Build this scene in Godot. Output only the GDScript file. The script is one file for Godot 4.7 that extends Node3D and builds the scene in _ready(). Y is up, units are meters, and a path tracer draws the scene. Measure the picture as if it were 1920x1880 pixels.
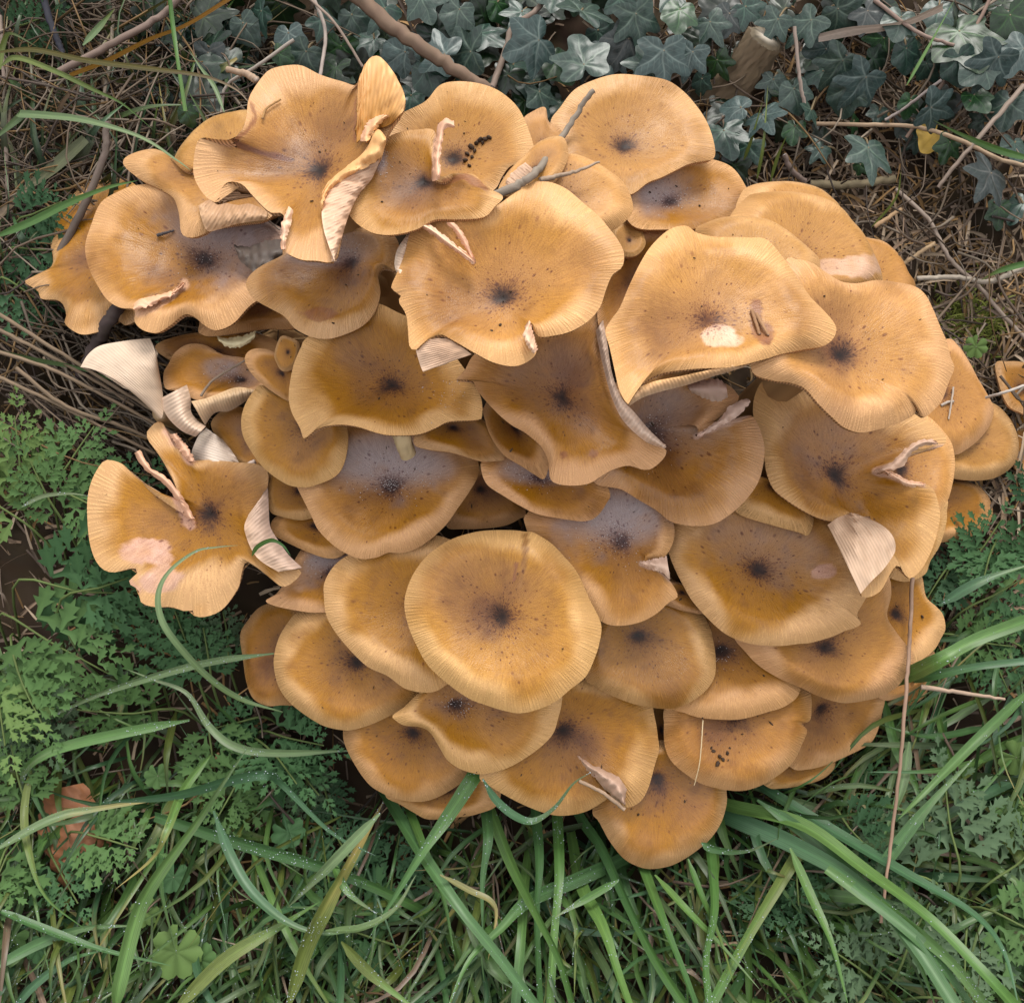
extends Node3D
# A cluster of honey-coloured mushrooms on a grassy, ivy-grown bank, seen steeply from above.

const FOV := 46.0
const PITCH := 55.0
const REACH := 0.546
var cam_at := Vector3.ZERO
var fwd := Vector3.ZERO
var up := Vector3.ZERO
var tanf := 0.0
var rng := RandomNumberGenerator.new()
var nz := FastNoiseLite.new()
var nf := FastNoiseLite.new()
var used := {}
var M := {}
var skins := []
var wet_skins := []
var field := {}
var bodies := {}

# ---------------------------------------------------------------- naming
func numbered(called: String) -> String:
	if not used.has(called):
		used[called] = 0
		return called
	used[called] += 1
	return "%s_%03d" % [called, used[called]]

func tag(o: Node3D, label: String, category: String, group := "") -> Node3D:
	o.set_meta("label", label)
	o.set_meta("category", category)
	if group != "":
		o.set_meta("group", group)
	return o

func thing(called: String, label: String, category: String, at := Vector3.ZERO, group := "") -> Node3D:
	var o := Node3D.new()
	o.name = numbered(called)
	add_child(o)
	o.position = at
	tag(o, label, category, group)
	return o

func part(called: String, mesh: Mesh, mat: Material, parent: Node3D) -> MeshInstance3D:
	var o := MeshInstance3D.new()
	o.name = called
	o.mesh = mesh
	o.material_override = mat
	parent.add_child(o, true)
	return o

func solo(called: String, mesh: Mesh, mat: Material, label: String, category: String, group := "") -> MeshInstance3D:
	var o := MeshInstance3D.new()
	o.name = numbered(called)
	o.mesh = mesh
	o.material_override = mat
	add_child(o)
	tag(o, label, category, group)
	return o

func mass(called: String, mesh: Mesh, mat: Material, label: String, kind := "stuff", category := "") -> MeshInstance3D:
	var o := MeshInstance3D.new()
	o.name = numbered(called)
	o.mesh = mesh
	o.material_override = mat
	add_child(o)
	o.set_meta("kind", kind)
	o.set_meta("label", label)
	o.set_meta("category", category if category != "" else called.replace("_", " "))
	return o

# ---------------------------------------------------------------- places
func ray(p: Vector2) -> Vector3:
	return fwd + Vector3.RIGHT * ((p.x - 960.0) / 940.0 * tanf) + up * ((940.0 - p.y) / 940.0 * tanf)

func seen_at(P: Vector3) -> Vector3:      # photograph x, y and the distance along the view
	var v := P - cam_at
	var d := v.dot(fwd)
	return Vector3(960.0 + v.x / d / tanf * 940.0, 940.0 - v.dot(up) / d / tanf * 940.0, d)

func ground_y(x: float, z: float) -> float:
	var k := 0.15 - z
	var y := 0.0
	if k > 0.0:
		y = 0.45 * k * k / (k + 0.05)
	if k > 1.2:
		y = 0.45 * 1.15 + (k - 1.2) * 0.02
	y -= 0.25 * maxf(0.0, absf(x) - 0.3) * smoothstep(0.3, 0.8, absf(x)) if absf(x) < 2.0 else 0.4
	return y + 0.012 * nz.get_noise_2d(x * 900.0, z * 900.0) + 0.004 * nz.get_noise_2d(x * 4000.0, z * 4000.0)

func over_ground(p: Vector2, h: float) -> Vector3:    # the point h metres over the ground that is seen at p
	var r := ray(p)
	var s := 0.25
	for k in 200:
		var P := cam_at + r * s
		var gap := P.y - ground_y(P.x, P.z) - h
		if gap < 0.0004:
			break
		s += clampf(gap * 0.6, 0.0003, 0.05)
	return cam_at + r * s

# ---------------------------------------------------------------- curves
func parse(text: String) -> PackedVector2Array:
	var out := PackedVector2Array()
	for w in text.split(" ", false):
		var c := w.split(",")
		out.append(Vector2(float(c[0]), float(c[1])))
	return out

func resample(P: PackedVector2Array, n: int, closed: bool) -> PackedVector2Array:
	var dense := PackedVector2Array()
	var m := P.size()
	for i in (m if closed else m - 1):
		var a: Vector2 = P[(i - 1 + m) % m] if closed or i > 0 else P[0] * 2.0 - P[1]
		var b := P[i]
		var c: Vector2 = P[(i + 1) % m]
		var d: Vector2 = P[(i + 2) % m] if closed or i + 2 < m else c * 2.0 - b
		for k in 16:
			dense.append(b.cubic_interpolate(c, a, d, k / 16.0))
	dense.append(P[0] if closed else P[m - 1])
	var cum := PackedFloat32Array([0.0])
	for i in dense.size() - 1:
		cum.append(cum[i] + dense[i].distance_to(dense[i + 1]))
	var out := PackedVector2Array()
	var at := 0
	for i in n:
		var want: float = cum[cum.size() - 1] * i / float(n if closed else n - 1)
		while at < dense.size() - 2 and cum[at + 1] < want:
			at += 1
		out.append(dense[at].lerp(dense[at + 1], clampf((want - cum[at]) / maxf(cum[at + 1] - cum[at], 1e-6), 0.0, 1.0)))
	return out

func spline3(P: Array, n: int) -> PackedVector3Array:
	var out := PackedVector3Array()
	var m := P.size()
	for j in n:
		var f := float(j) / (n - 1) * (m - 1)
		var i := mini(int(f), m - 2)
		var a: Vector3 = P[i - 1] if i > 0 else P[0] * 2.0 - P[1]
		var d: Vector3 = P[i + 2] if i + 2 < m else P[m - 1] * 2.0 - P[m - 2]
		out.append((P[i] as Vector3).cubic_interpolate(P[i + 1], a, d, f - i))
	return out

# ---------------------------------------------------------------- meshes
func grid_normals(V: PackedVector3Array, nu: int, nv: int, wrap: bool) -> PackedVector3Array:
	var N := PackedVector3Array()
	N.resize(V.size())
	for j in nv:
		for i in nu:
			var l := (i - 1 + nu) % nu if wrap else maxi(i - 1, 0)
			var r := (i + 1) % nu if wrap else mini(i + 1, nu - 1)
			var du := V[j * nu + r] - V[j * nu + l]
			var dv := V[mini(j + 1, nv - 1) * nu + i] - V[maxi(j - 1, 0) * nu + i]
			N[j * nu + i] = dv.cross(du).normalized()
	return N

func commit(V: PackedVector3Array, N: PackedVector3Array, I: PackedInt32Array, C := PackedColorArray(), T := PackedVector2Array()) -> ArrayMesh:
	for k in range(0, I.size(), 3):      # every face is wound to agree with its normals
		var p := V[I[k]]
		if (V[I[k + 1]] - p).cross(V[I[k + 2]] - p).dot(N[I[k]] + N[I[k + 1]] + N[I[k + 2]]) > 0.0:
			var t := I[k + 1]
			I[k + 1] = I[k + 2]
			I[k + 2] = t
	var a := []
	a.resize(Mesh.ARRAY_MAX)
	a[Mesh.ARRAY_VERTEX] = V
	a[Mesh.ARRAY_NORMAL] = N
	a[Mesh.ARRAY_INDEX] = I
	if C.size():
		a[Mesh.ARRAY_COLOR] = C
	if T.size():
		a[Mesh.ARRAY_TEX_UV] = T
	var m := ArrayMesh.new()
	m.add_surface_from_arrays(Mesh.PRIMITIVE_TRIANGLES, a)
	return m

func sheet(V: PackedVector3Array, nu: int, nv: int, thick: float, C: PackedColorArray, T: PackedVector2Array) -> ArrayMesh:   # a curved sheet with a back and edges
	var N := grid_normals(V, nu, nv, false)
	var toward := Vector3.ZERO
	for k in N.size():
		toward += N[k]
	if toward.dot(cam_at - V[V.size() / 2]) < 0.0:
		for k in N.size():
			N[k] = -N[k]
	var V2 := V.duplicate()
	var N2 := N.duplicate()
	var C2 := C.duplicate()
	var T2 := T.duplicate()
	for k in V.size():
		var j := k / nu
		var i := k % nu
		var edge := 0.35 if j == 0 or j == nv - 1 or i == 0 or i == nu - 1 else 1.0
		V2.append(V[k] - N[k] * thick * edge)
		N2.append(-N[k])
	C2.append_array(C)
	T2.append_array(T)
	var I := PackedInt32Array()
	var n := V.size()
	for j in nv - 1:
		for i in nu - 1:
			var a := j * nu + i
			I.append_array([a, a + 1, a + nu + 1, a, a + nu + 1, a + nu])
			I.append_array([n + a, n + a + nu + 1, n + a + 1, n + a, n + a + nu, n + a + nu + 1])
	for i in nu - 1:
		for a: int in [i, (nv - 1) * nu + i]:
			I.append_array([a, a + 1, n + a + 1, a, n + a + 1, n + a])
	for j in nv - 1:
		for a: int in [j * nu, j * nu + nu - 1]:
			I.append_array([a, a + nu, n + a + nu, a, n + a + nu, n + a])
	return commit(V2, N2, I, C2, T2)

func tube_into(V: PackedVector3Array, N: PackedVector3Array, I: PackedInt32Array, C: PackedColorArray, P: PackedVector3Array, r0: float, r1: float, sides: int, color: Color, rough := 0.0) -> void:
	var first := V.size()
	var side := Vector3.ZERO
	for j in P.size():
		var t := (P[mini(j + 1, P.size() - 1)] - P[maxi(j - 1, 0)]).normalized()
		if side == Vector3.ZERO:
			side = t.cross(Vector3(0.3, 0.9, 0.2)).normalized()
		side = (side - t * side.dot(t)).normalized()
		var other := t.cross(side)
		var r := lerpf(r0, r1, float(j) / (P.size() - 1))
		for i in sides:
			var a := TAU * i / sides
			var d := side * cos(a) + other * sin(a)
			var rr := r * (1.0 + rough * nf.get_noise_3d(P[j].x * 9000.0 + i * 40.0, P[j].y * 9000.0, P[j].z * 9000.0))
			V.append(P[j] + d * rr)
			N.append(d)
			var g := 1.0 + 0.3 * nf.get_noise_3d(P[j].x * 5000.0, P[j].y * 5000.0 + i * 60.0, P[j].z * 5000.0) + 0.3 * nf.get_noise_1d(i * 71.0 + P[0].x * 90000.0)
			C.append(Color(color.r * g, color.g * g, color.b * g))
	for j in P.size() - 1:
		for i in sides:
			var a := first + j * sides + i
			var b := first + j * sides + (i + 1) % sides
			I.append_array([a, b, b + sides, a, b + sides, a + sides])
	for e: int in [0, P.size() - 1]:
		var c := V.size()
		V.append(P[e])
		var out := (P[0] - P[1]).normalized() if e == 0 else (P[e] - P[e - 1]).normalized()
		N.append(out)
		C.append(color.lightened(0.2))
		for i in sides:
			I.append_array([c, first + e * sides + i, first + e * sides + (i + 1) % sides])

func tube(P: PackedVector3Array, r0: float, r1: float, sides: int, color: Color, rough := 0.0) -> ArrayMesh:
	var V := PackedVector3Array()
	var N := PackedVector3Array()
	var I := PackedInt32Array()
	var C := PackedColorArray()
	tube_into(V, N, I, C, P, r0, r1, sides, color, rough)
	return commit(V, N, I, C)

# ---------------------------------------------------------------- materials
func mat(rough: float, spec := 0.5, tint := Color.WHITE, back := 0.0) -> StandardMaterial3D:
	var m := StandardMaterial3D.new()
	m.vertex_color_use_as_albedo = true
	m.albedo_color = tint
	m.roughness = rough
	m.metallic_specular = spec
	if back > 0.0:
		m.backlight_enabled = true
		m.backlight = Color(back, back, back).linear_to_srgb()
	return m

func to_texture(data: PackedByteArray, w: int, h: int, fmt := Image.FORMAT_RGB8) -> ImageTexture:
	return ImageTexture.create_from_image(Image.create_from_data(w, h, false, fmt, data))

# The fine marks of a cap's skin, looked at from above with the dark eye in the middle: fibrils, the striate margin, specks.
func skin_textures(seed_: int, res: int) -> Array:
	var r := RandomNumberGenerator.new()
	r.seed = 900 + seed_
	var n1 := FastNoiseLite.new()
	n1.seed = seed_ + 11
	n1.frequency = 1.0
	n1.fractal_octaves = 2
	var val := PackedFloat32Array()
	val.resize(res * res)
	var hgt := PackedByteArray()
	hgt.resize(res * res * 3)
	var half := res * 0.5
	for y in res:
		var dy := (y + 0.5 - half) / half
		for x in res:
			var dx := (x + 0.5 - half) / half
			var rad := sqrt(dx * dx + dy * dy)
			var k := y * res + x
			if rad > 1.08:
				val[k] = 1.0
				hgt[k * 3] = 128
				hgt[k * 3 + 1] = 120
				continue
			var ux := dx / maxf(rad, 0.001)
			var uy := dy / maxf(rad, 0.001)
			var fib := n1.get_noise_3d(ux * 30.0, uy * 30.0, rad * 8.0 + 9.0)
			var grain := n1.get_noise_2d(dx * 62.0, dy * 62.0)
			var v := 1.0 + (0.20 * fib + 0.19 * grain) * smoothstep(0.05, 0.35, rad) * (1.0 - 0.55 * smoothstep(0.75, 1.0, rad))
			var s := 0.0
			var band := smoothstep(0.74, 0.90, rad + 0.05 * fib)
			if band > 0.0:
				s = sin(atan2(dy, dx) * 180.0 + 7.0 * n1.get_noise_2d(ux * 6.0, uy * 6.0)) * clampf(0.55 + 1.3 * fib + 0.9 * grain, 0.0, 1.2)
				v *= 1.0 + 0.10 * band * s
			v *= 1.0 - 0.72 * exp(-pow(rad / maxf(0.03, 0.14 + 0.20 * fib), 2.0))
			val[k] = v
			hgt[k * 3] = clampi(int(128.0 + 60.0 * band * s + 22.0 * fib + 26.0 * grain), 0, 255)
			var wet := n1.get_noise_3d(dx * 1.9, dy * 1.9, 77.0) * 0.6 + 0.25 * grain
			hgt[k * 3 + 1] = clampi(int(255.0 * (0.37 + 0.16 * smoothstep(0.6, 0.9, rad) - 0.22 * wet + 0.34 * exp(-pow(rad / 0.16, 2.0)))), 30, 255)
	# specks of dark scales, thick near the middle and drawn out along the radius
	var spk := PackedVector3Array()
	for c in 3:
		for i in [600, 95, 26][c]:
			var rr: float = [0.06 + absf(r.randfn(0.0, 0.20)), 0.08 + absf(r.randfn(0.0, 0.30)), 0.15 + r.randf() * 0.6][c]
			var a := r.randf() * TAU
			if rr > 0.86:
				continue
			var big: float = [r.randf_range(1.2, 2.4), r.randf_range(2.2, 4.2), r.randf_range(4.0, 7.5)][c] * res / 640.0
			var deep: float = [r.randf_range(0.25, 0.7) * (1.0 - rr * 0.5), r.randf_range(0.35, 0.8), r.randf_range(0.3, 0.65)][c]
			var long := big * lerpf(3.2, 1.2, smoothstep(0.05, 0.35, rr)) if c == 0 else big * r.randf_range(1.0, 1.5)
			var cx := half + cos(a) * rr * half
			var cy := half + sin(a) * rr * half
			for yy in range(int(cy - long - 1), int(cy + long + 2)):
				for xx in range(int(cx - long - 1), int(cx + long + 2)):
					if xx < 0 or yy < 0 or xx >= res or yy >= res:
						continue
					var ex := xx + 0.5 - cx
					var ey := yy + 0.5 - cy
					var al := (ex * cos(a) + ey * sin(a)) / long
					var ac := (-ex * sin(a) + ey * cos(a)) / big
					var q := al * al + ac * ac
					if q < 1.0:
						val[yy * res + xx] *= 1.0 - deep * (1.0 - q)
	var out := PackedByteArray()
	out.resize(res * res * 3)
	for k in res * res:
		var v := val[k]
		var l := v * 0.8
		out[k * 3] = clampi(int(255.0 * pow(clampf(l, 0.0, 1.0), 0.4545)), 0, 255)
		out[k * 3 + 1] = clampi(int(255.0 * pow(clampf(l * pow(minf(v, 1.0), 0.35), 0.0, 1.0), 0.4545)), 0, 255)
		out[k * 3 + 2] = clampi(int(255.0 * pow(clampf(l * pow(minf(v, 1.0), 0.30), 0.0, 1.0), 0.4545)), 0, 255)
	return [to_texture(out, res, res), to_texture(hgt, res, res)]

func gill_texture() -> ImageTexture:
	var w := 512
	var h := 32
	var d := PackedByteArray()
	d.resize(w * h * 3)
	for y in h:
		for x in w:
			var s := 0.5 + 0.5 * cos(x / float(w) * TAU * 64.0 + 1.2 * nf.get_noise_2d(x * 2.0, y * 0.5))
			var v := 0.55 + 0.45 * pow(s, 0.6) + 0.1 * nf.get_noise_2d(x * 6.0, y)
			var k := (y * w + x) * 3
			d[k] = clampi(int(255 * v), 0, 255)
			d[k + 1] = clampi(int(255 * v * (0.93 + 0.07 * s)), 0, 255)
			d[k + 2] = clampi(int(255 * v * (0.88 + 0.12 * s)), 0, 255)
	return to_texture(d, w, h)

func streaks() -> ImageTexture:      # the veins of a grass blade, along its length
	var w := 64
	var h := 256
	var d := PackedByteArray()
	d.resize(w * h * 3)
	for y in h:
		for x in w:
			var v := 0.84 + 0.10 * sin(x * TAU / 64.0 * 9.0 + 1.5) + 0.16 * nf.get_noise_2d(x * 9.0, y * 0.22) + 0.10 * nf.get_noise_2d(x * 1.5 + 300.0, y * 1.6)
			if absi(x - 32) < 3:
				v += 0.10
			var k := (y * w + x) * 3
			var b := clampi(int(255.0 * pow(clampf(v, 0.0, 1.0), 0.4545)), 0, 255)
			d[k] = b
			d[k + 1] = b
			d[k + 2] = b
	return to_texture(d, w, h)

func make_materials() -> void:
	for k in 5:
		var t := skin_textures(k, 640)
		var m := mat(1.0, 0.36)
		m.albedo_texture = t[0]
		m.roughness_texture = t[1]
		m.roughness_texture_channel = BaseMaterial3D.TEXTURE_CHANNEL_GREEN
		m.heightmap_enabled = true
		m.heightmap_texture = t[1]
		m.heightmap_scale = 0.055
		m.clearcoat_enabled = true
		m.clearcoat = 0.08
		m.clearcoat_roughness = 0.28
		skins.append(m)
		var w: StandardMaterial3D = m.duplicate()
		w.roughness = 0.66
		w.clearcoat = 0.2
		wet_skins.append(w)
	M.gill = mat(0.7, 0.3, Color.WHITE, 0.12)
	M.gill.albedo_texture = gill_texture()
	M.flesh = mat(0.6, 0.4)
	M.fold = mat(0.5, 0.4)
	M.stem = mat(0.7, 0.3)
	M.wood = mat(0.8, 0.3)
	M.straw = mat(0.7, 0.3)
	M.grass = mat(0.42, 0.45, Color.WHITE, 0.3)
	M.grass.albedo_texture = streaks()
	M.leaf = mat(0.55, 0.25, Color.WHITE, 0.3)
	M.ivy = mat(0.38, 0.5, Color.WHITE, 0.1)
	M.dead = mat(0.6, 0.4, Color.WHITE, 0.1)
	M.soil = mat(0.95, 0.2)
	M.dew = mat(0.08, 0.6, Color(0.62, 0.66, 0.68))
	M.crumb = mat(0.8, 0.2)

# ---------------------------------------------------------------- mushrooms
const TAN := Color(0.72, 0.405, 0.172)
const OCHRE := Color(0.50, 0.226, 0.042)
const GOLD := Color(0.43, 0.180, 0.008)
const BROWN := Color(0.15, 0.056, 0.020)
const EYE := Color(0.016, 0.008, 0.010)
const DUST := Color(0.35, 0.270, 0.260)
# marks with a place and an outline of their own: bruises, scars and raw torn flesh. [kind, colour, width or radii, points]
const MARKS := {
	"O": [["spot", Color(0.80, 0.55, 0.38), "36,20", "1350,629"], ["spot", Color(0.28, 0.11, 0.05), "10,34", "1418,592"], ["spot", Color(0.30, 0.12, 0.05), "14,26", "1436,628"]],
	"V": [["spot", Color(0.54, 0.30, 0.21), "24,14", "1545,1071"]],
	"Q2": [["spot", Color(0.68, 0.42, 0.27), "60,22", "1600,500"]],
	"Z1": [["spot", Color(0.66, 0.38, 0.27), "44,24", "272,1034"], ["spot", Color(0.66, 0.39, 0.27), "50,22", "300,1088"], ["line", Color(0.68, 0.38, 0.26), "10", "252,852 300,903 326,932 345,966 356,985"], ["line", Color(0.68, 0.38, 0.26), "8", "312,808 335,836 356,864"], ["line", Color(0.64, 0.36, 0.24), "9", "250,1070 236,1090 258,1104"]],
	"B": [["dust", Color(0.37, 0.295, 0.29), "110,46", "440,425"], ["line", Color(0.66, 0.38, 0.23), "9", "256,590 285,578 322,556 346,530"]],
	"A": [["line", Color(0.30, 0.12, 0.05), "5", "470,196 480,220 462,246 430,268"], ["line", Color(0.16, 0.07, 0.05), "7", "440,268 500,290 545,300"], ["line", Color(0.30, 0.12, 0.05), "6", "672,160 668,215 668,262"]],
	"E": [["dust", Color(0.37, 0.295, 0.29), "14,26", "712,300"], ["line", Color(0.34, 0.13, 0.05), "8", "836,341 870,330 912,352"], ["line", Color(0.68, 0.40, 0.27), "6", "818,250 816,300 812,335"]],
	"N": [["spot", Color(0.33, 0.13, 0.05), "8,8", "1057,853"], ["spot", Color(0.33, 0.13, 0.05), "9,7", "1112,851"]],
	"G": [["dust", Color(0.37, 0.295, 0.29), "85,20", "600,478"], ["spot", Color(0.30, 0.11, 0.03), "30,12", "600,588"]],
	"X": [["line", Color(0.26, 0.10, 0.05), "4", "968,1058 964,1088"], ["line", Color(0.34, 0.16, 0.05), "6", "986,1000 984,1045 975,1100"]],
	"S": [["line", Color(0.62, 0.38, 0.27), "6", "1766,836 1700,862 1640,884 1690,900 1730,907"]],
	"T": [["line", Color(0.62, 0.40, 0.30), "6", "1306,818 1340,803 1400,780"]],
	"W1": [["dust", Color(0.37, 0.295, 0.29), "120,38", "735,868"]],
	"K": [["dust", Color(0.37, 0.295, 0.29), "58,26", "1232,362"]],
	"Y4": [["dust", Color(0.37, 0.295, 0.29), "55,24", "628,1048"]],
	"W4": [["dust", Color(0.37, 0.295, 0.29), "80,22", "1010,884"]],
	"Z3": [["dust", Color(0.37, 0.295, 0.29), "40,22", "420,690"]],
	"U": [["dust", Color(0.37, 0.295, 0.29), "90,46", "1180,968"], ["line", Color(0.62, 0.40, 0.30), "6", "1203,1056 1230,1066 1258,1086"]]}

func marked(m: Array, p: Vector2, lump: float, fine: float) -> float:
	var size: Vector2 = m[2]
	var line: PackedVector2Array = m[3]
	if m[0] == "dust":
		return smoothstep(1.35, 0.35, ((p - line[0]) / size).length() + 0.45 * fine + 0.4 * lump) * (0.72 + 0.5 * fine)
	if m[0] == "spot":
		var d := (p - line[0]) / size
		return smoothstep(1.12, 0.88, d.length() + 0.5 * fine + 0.3 * lump) * (0.9 + 0.4 * fine)
	var best := 1e9
	for k in line.size() - 1:
		best = minf(best, p.distance_to(Geometry2D.get_closest_point_to_segment(p, line[k], line[k + 1])))
	return smoothstep(1.1, 0.5, best / size.x + 0.8 * fine) * 0.85

func mushroom(key: String, seed_: int, u: Vector2, depth: float, lean: Vector2, bowl: float, lip: float, wave: float, gold: float, dark: float, dust: float, dd: float, eye: float, outline: String, label: String) -> Node3D:
	gold += 0.3 * sin(seed_ * 9.1)
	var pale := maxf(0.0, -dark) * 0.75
	dark = maxf(0.0, dark + 0.08 * sin(seed_ * 4.7))  # browner pigment, plus shade of overlying caps painted into the skin colour
	var pts := parse(outline)
	var n := Vector3(tan(deg_to_rad(lean.x)), 1.0, tan(deg_to_rad(lean.y))).normalized()
	var P0 := cam_at + ray(u) * depth
	var o := thing("mushroom", label, "mushroom", P0, "mushrooms of the cluster")
	var extent := 0.0
	for q in pts:
		extent = maxf(extent, q.distance_to(u))
	var NA := 160 if extent > 120.0 else 96
	var NR := 46 if extent > 120.0 else 30
	var ring := resample(pts, NA, true)
	var k0 := n.dot(P0 - cam_at)
	var R := 0.0
	for q in ring:
		var d := ray(q)
		R += (cam_at + d * (k0 / d.dot(n)) - P0).length() / NA
	var Q := PackedVector3Array()
	var W := PackedFloat32Array()
	for i in NA:
		var phi := TAU * i / NA
		var w := wave * (0.6 * sin(3.0 * phi + seed_ * 2.399) + 0.4 * sin(5.0 * phi + seed_ * 4.13))
		var h := R * (bowl - lip + w)
		var d := ray(ring[i])
		Q.append(cam_at + d * ((k0 + h) / d.dot(n)) - P0 - n * h)
		W.append(w)
	var span := NA / 10
	var S := PackedVector3Array()
	for i in NA:
		var s := Vector3.ZERO
		for j in range(-span, span + 1):
			s += Q[(i + j + NA) % NA]
		S.append(s / (2 * span + 1))
	var tx := Vector3.RIGHT - n * n.x
	tx = tx.normalized()
	var ty := n.cross(tx) * -1.0
	var marks := []
	if MARKS.has(key):
		for m in MARKS[key]:
			marks.append([m[0], m[1], parse(m[2] + (",0" if m[0] == "line" else ""))[0], parse(m[3])])
	var V := PackedVector3Array()
	var C := PackedColorArray()
	var T := PackedVector2Array()
	var spin := seed_ * 2.1
	var sx := seed_ * 31.7
	var shade := (1.0 - 0.42 * dark) * (1.0 + 0.09 * sin(seed_ * 5.3))  # overall tone of the cap, its painted shade included
	var green := 1.0 + 0.02 * sin(seed_ * 3.1)
	var rim_tone := Color(TAN.r, TAN.g * green, TAN.b * (1.0 + 0.07 * sin(seed_ * 7.7)))
	var ddir := Vector2.from_angle(deg_to_rad(dd))
	for j in NR:
		var r := pow(float(j) / (NR - 1), 0.85)
		for i in NA:
			var q := (S[i] * (1.0 - r * r) + Q[i] * (r * r)) * r
			var lump := nz.get_noise_3d(q.x * 2600.0 + sx, q.y * 2600.0, q.z * 2600.0)
			var fine := nz.get_noise_3d(q.x * 9000.0 + sx, q.y * 9000.0, q.z * 9000.0)
			var hh := bowl * pow(r, 1.8) - lip * pow(maxf(0.0, (r - 0.68) / 0.32), 2.0) + W[i] * pow(r, 2.5)
			hh += (0.035 * lump + 0.008 * fine) * r * (1.0 - smoothstep(0.85, 1.0, r) * 0.8) - 0.012 * exp(-pow(r / 0.12, 2.0))
			V.append(q + n * (R * hh))
			var phi := TAU * i / NA + spin
			T.append(Vector2(0.5 + 0.5 * r * cos(phi), 0.5 + 0.5 * r * sin(phi)))
			var patch := nz.get_noise_3d(q.x * 1500.0 + sx + 700.0, q.y * 1500.0, q.z * 1500.0)
			var mid := smoothstep(0.95, 0.70, r + 0.26 * lump + 0.24 * patch)
			mid *= 1.0 - pale
			var g := smoothstep(-0.26, 0.16, patch + 0.5 * gold + 0.35 * lump)
			var c := rim_tone.lerp(OCHRE.lerp(GOLD, g), mid)
			var b := mid * (0.36 + dark * 0.6) * smoothstep(0.9, 0.1, r + 0.35 * lump) + maxf(0.0, fine - 0.1) * 0.5 * mid + maxf(0.0, -patch - 0.10) * 1.5 * (1.0 - r * 0.5)  # browner inside: pigment, deepened by painted shade on covered caps
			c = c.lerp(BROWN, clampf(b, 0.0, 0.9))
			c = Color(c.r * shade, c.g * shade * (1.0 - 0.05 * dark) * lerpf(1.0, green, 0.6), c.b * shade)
			if dust > 0.0:
				var flat := Vector2(q.dot(tx) / R, q.dot(ty) / R)
				var a := clampf(flat.dot(ddir) * 1.5 + 0.42 + 0.5 * lump + 0.35 * fine, 0.0, 1.0) * (1.0 - smoothstep(0.55, 0.92, r)) * dust
				c = c.lerp(DUST * (0.75 + 0.25 * shade), clampf(a * 0.8, 0.0, 0.85))
			var e := exp(-pow(r / (0.118 * (1.0 + 0.5 * fine)), 2.0)) * 0.93 * eye
			c = c.lerp(EYE.lerp(DUST * 0.30, dust * 0.45), clampf(e, 0.0, 1.0))
			if marks.size():
				var at := seen_at(P0 + V[V.size() - 1])
				var px := Vector2(at.x, at.y)
				for m in marks:
					c = c.lerp(m[1], marked(m, px, lump, fine))
			C.append(c)
	var N := grid_normals(V, NA, NR, true)
	for k in N.size():
		if N[k].dot(n) < 0.0:
			N[k] = -N[k]
	for i in NA:
		N[i] = n
	var I := PackedInt32Array()
	for j in NR - 1:
		for i in NA:
			var a := j * NA + i
			var b := j * NA + (i + 1) % NA
			I.append_array([a, b, b + NA, a, b + NA, a + NA])
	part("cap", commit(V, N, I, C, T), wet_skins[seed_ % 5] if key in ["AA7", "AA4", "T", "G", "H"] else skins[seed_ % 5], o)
	# the field of places on the cap, for what lies on it
	var F := PackedVector3Array()
	for j in range(2, NR, 5):
		for i in range(0, NA, 5):
			F.append(seen_at(P0 + V[j * NA + i]))
	for i in range(0, NA, 3):
		F.append(seen_at(P0 + V[(NR - 1) * NA + i]))
	F.append(seen_at(P0))
	field[key] = F
	bodies[key] = o
	# gills underneath, meeting the rim
	var GV := PackedVector3Array()
	var GC := PackedColorArray()
	var GT := PackedVector2Array()
	var rows := [1.0, 0.985, 0.95, 0.85, 0.6, 0.3, 0.1]
	var step := 2
	var NG := NA / step
	for j in rows.size():
		var r: float = rows[j]
		for i in NG + 1:
			var ii := (i * step) % NA
			var at := V[(NR - 1) * NA + ii]
			if j > 0:
				var q := (S[ii] * (1.0 - r * r) + Q[ii] * (r * r)) * r
				var hh: float = bowl * pow(r, 1.8) - lip * pow(maxf(0.0, (r - 0.68) / 0.32), 2.0) + W[ii] * pow(r, 2.5) - 0.03
				at = q + n * (R * hh - [0.0, 0.0011, 0.0022, 0.004, 0.006, 0.008, 0.009][j])
			GV.append(at)
			GT.append(Vector2(float(i) / NG * 3.0, r * 0.5))
			GC.append(Color(0.74, 0.48, 0.30) if j > 0 else TAN)
	var GN := grid_normals(GV, NG + 1, rows.size(), false)
	for k in GN.size():
		if GN[k].dot(n) > 0.0:
			GN[k] = -GN[k]
	var GI := PackedInt32Array()
	for j in rows.size() - 1:
		for i in NG:
			var a := j * (NG + 1) + i
			GI.append_array([a, a + NG + 2, a + 1, a, a + NG + 1, a + NG + 2])
	part("gills", commit(GV, GN, GI, GC, GT), M.gill, o)
	# the stem, leaning in under the cluster
	var foot := Vector3(P0.x * 0.72, 0.0, P0.z - 0.05)
	foot.y = ground_y(foot.x, foot.z) - 0.015
	var r0 := clampf(R * 0.19, 0.0025, 0.0075)
	var line := spline3([-n * 0.006, -n * 0.03 + Vector3(0, 0, -0.012), (foot - P0) * 0.55 + Vector3(0, 0, -0.012), foot - P0], 9)
	part("stem", tube(line, r0, r0 * 1.25, 12, Color(0.34, 0.2, 0.09), 0.12), M.stem, o)
	return o

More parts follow.
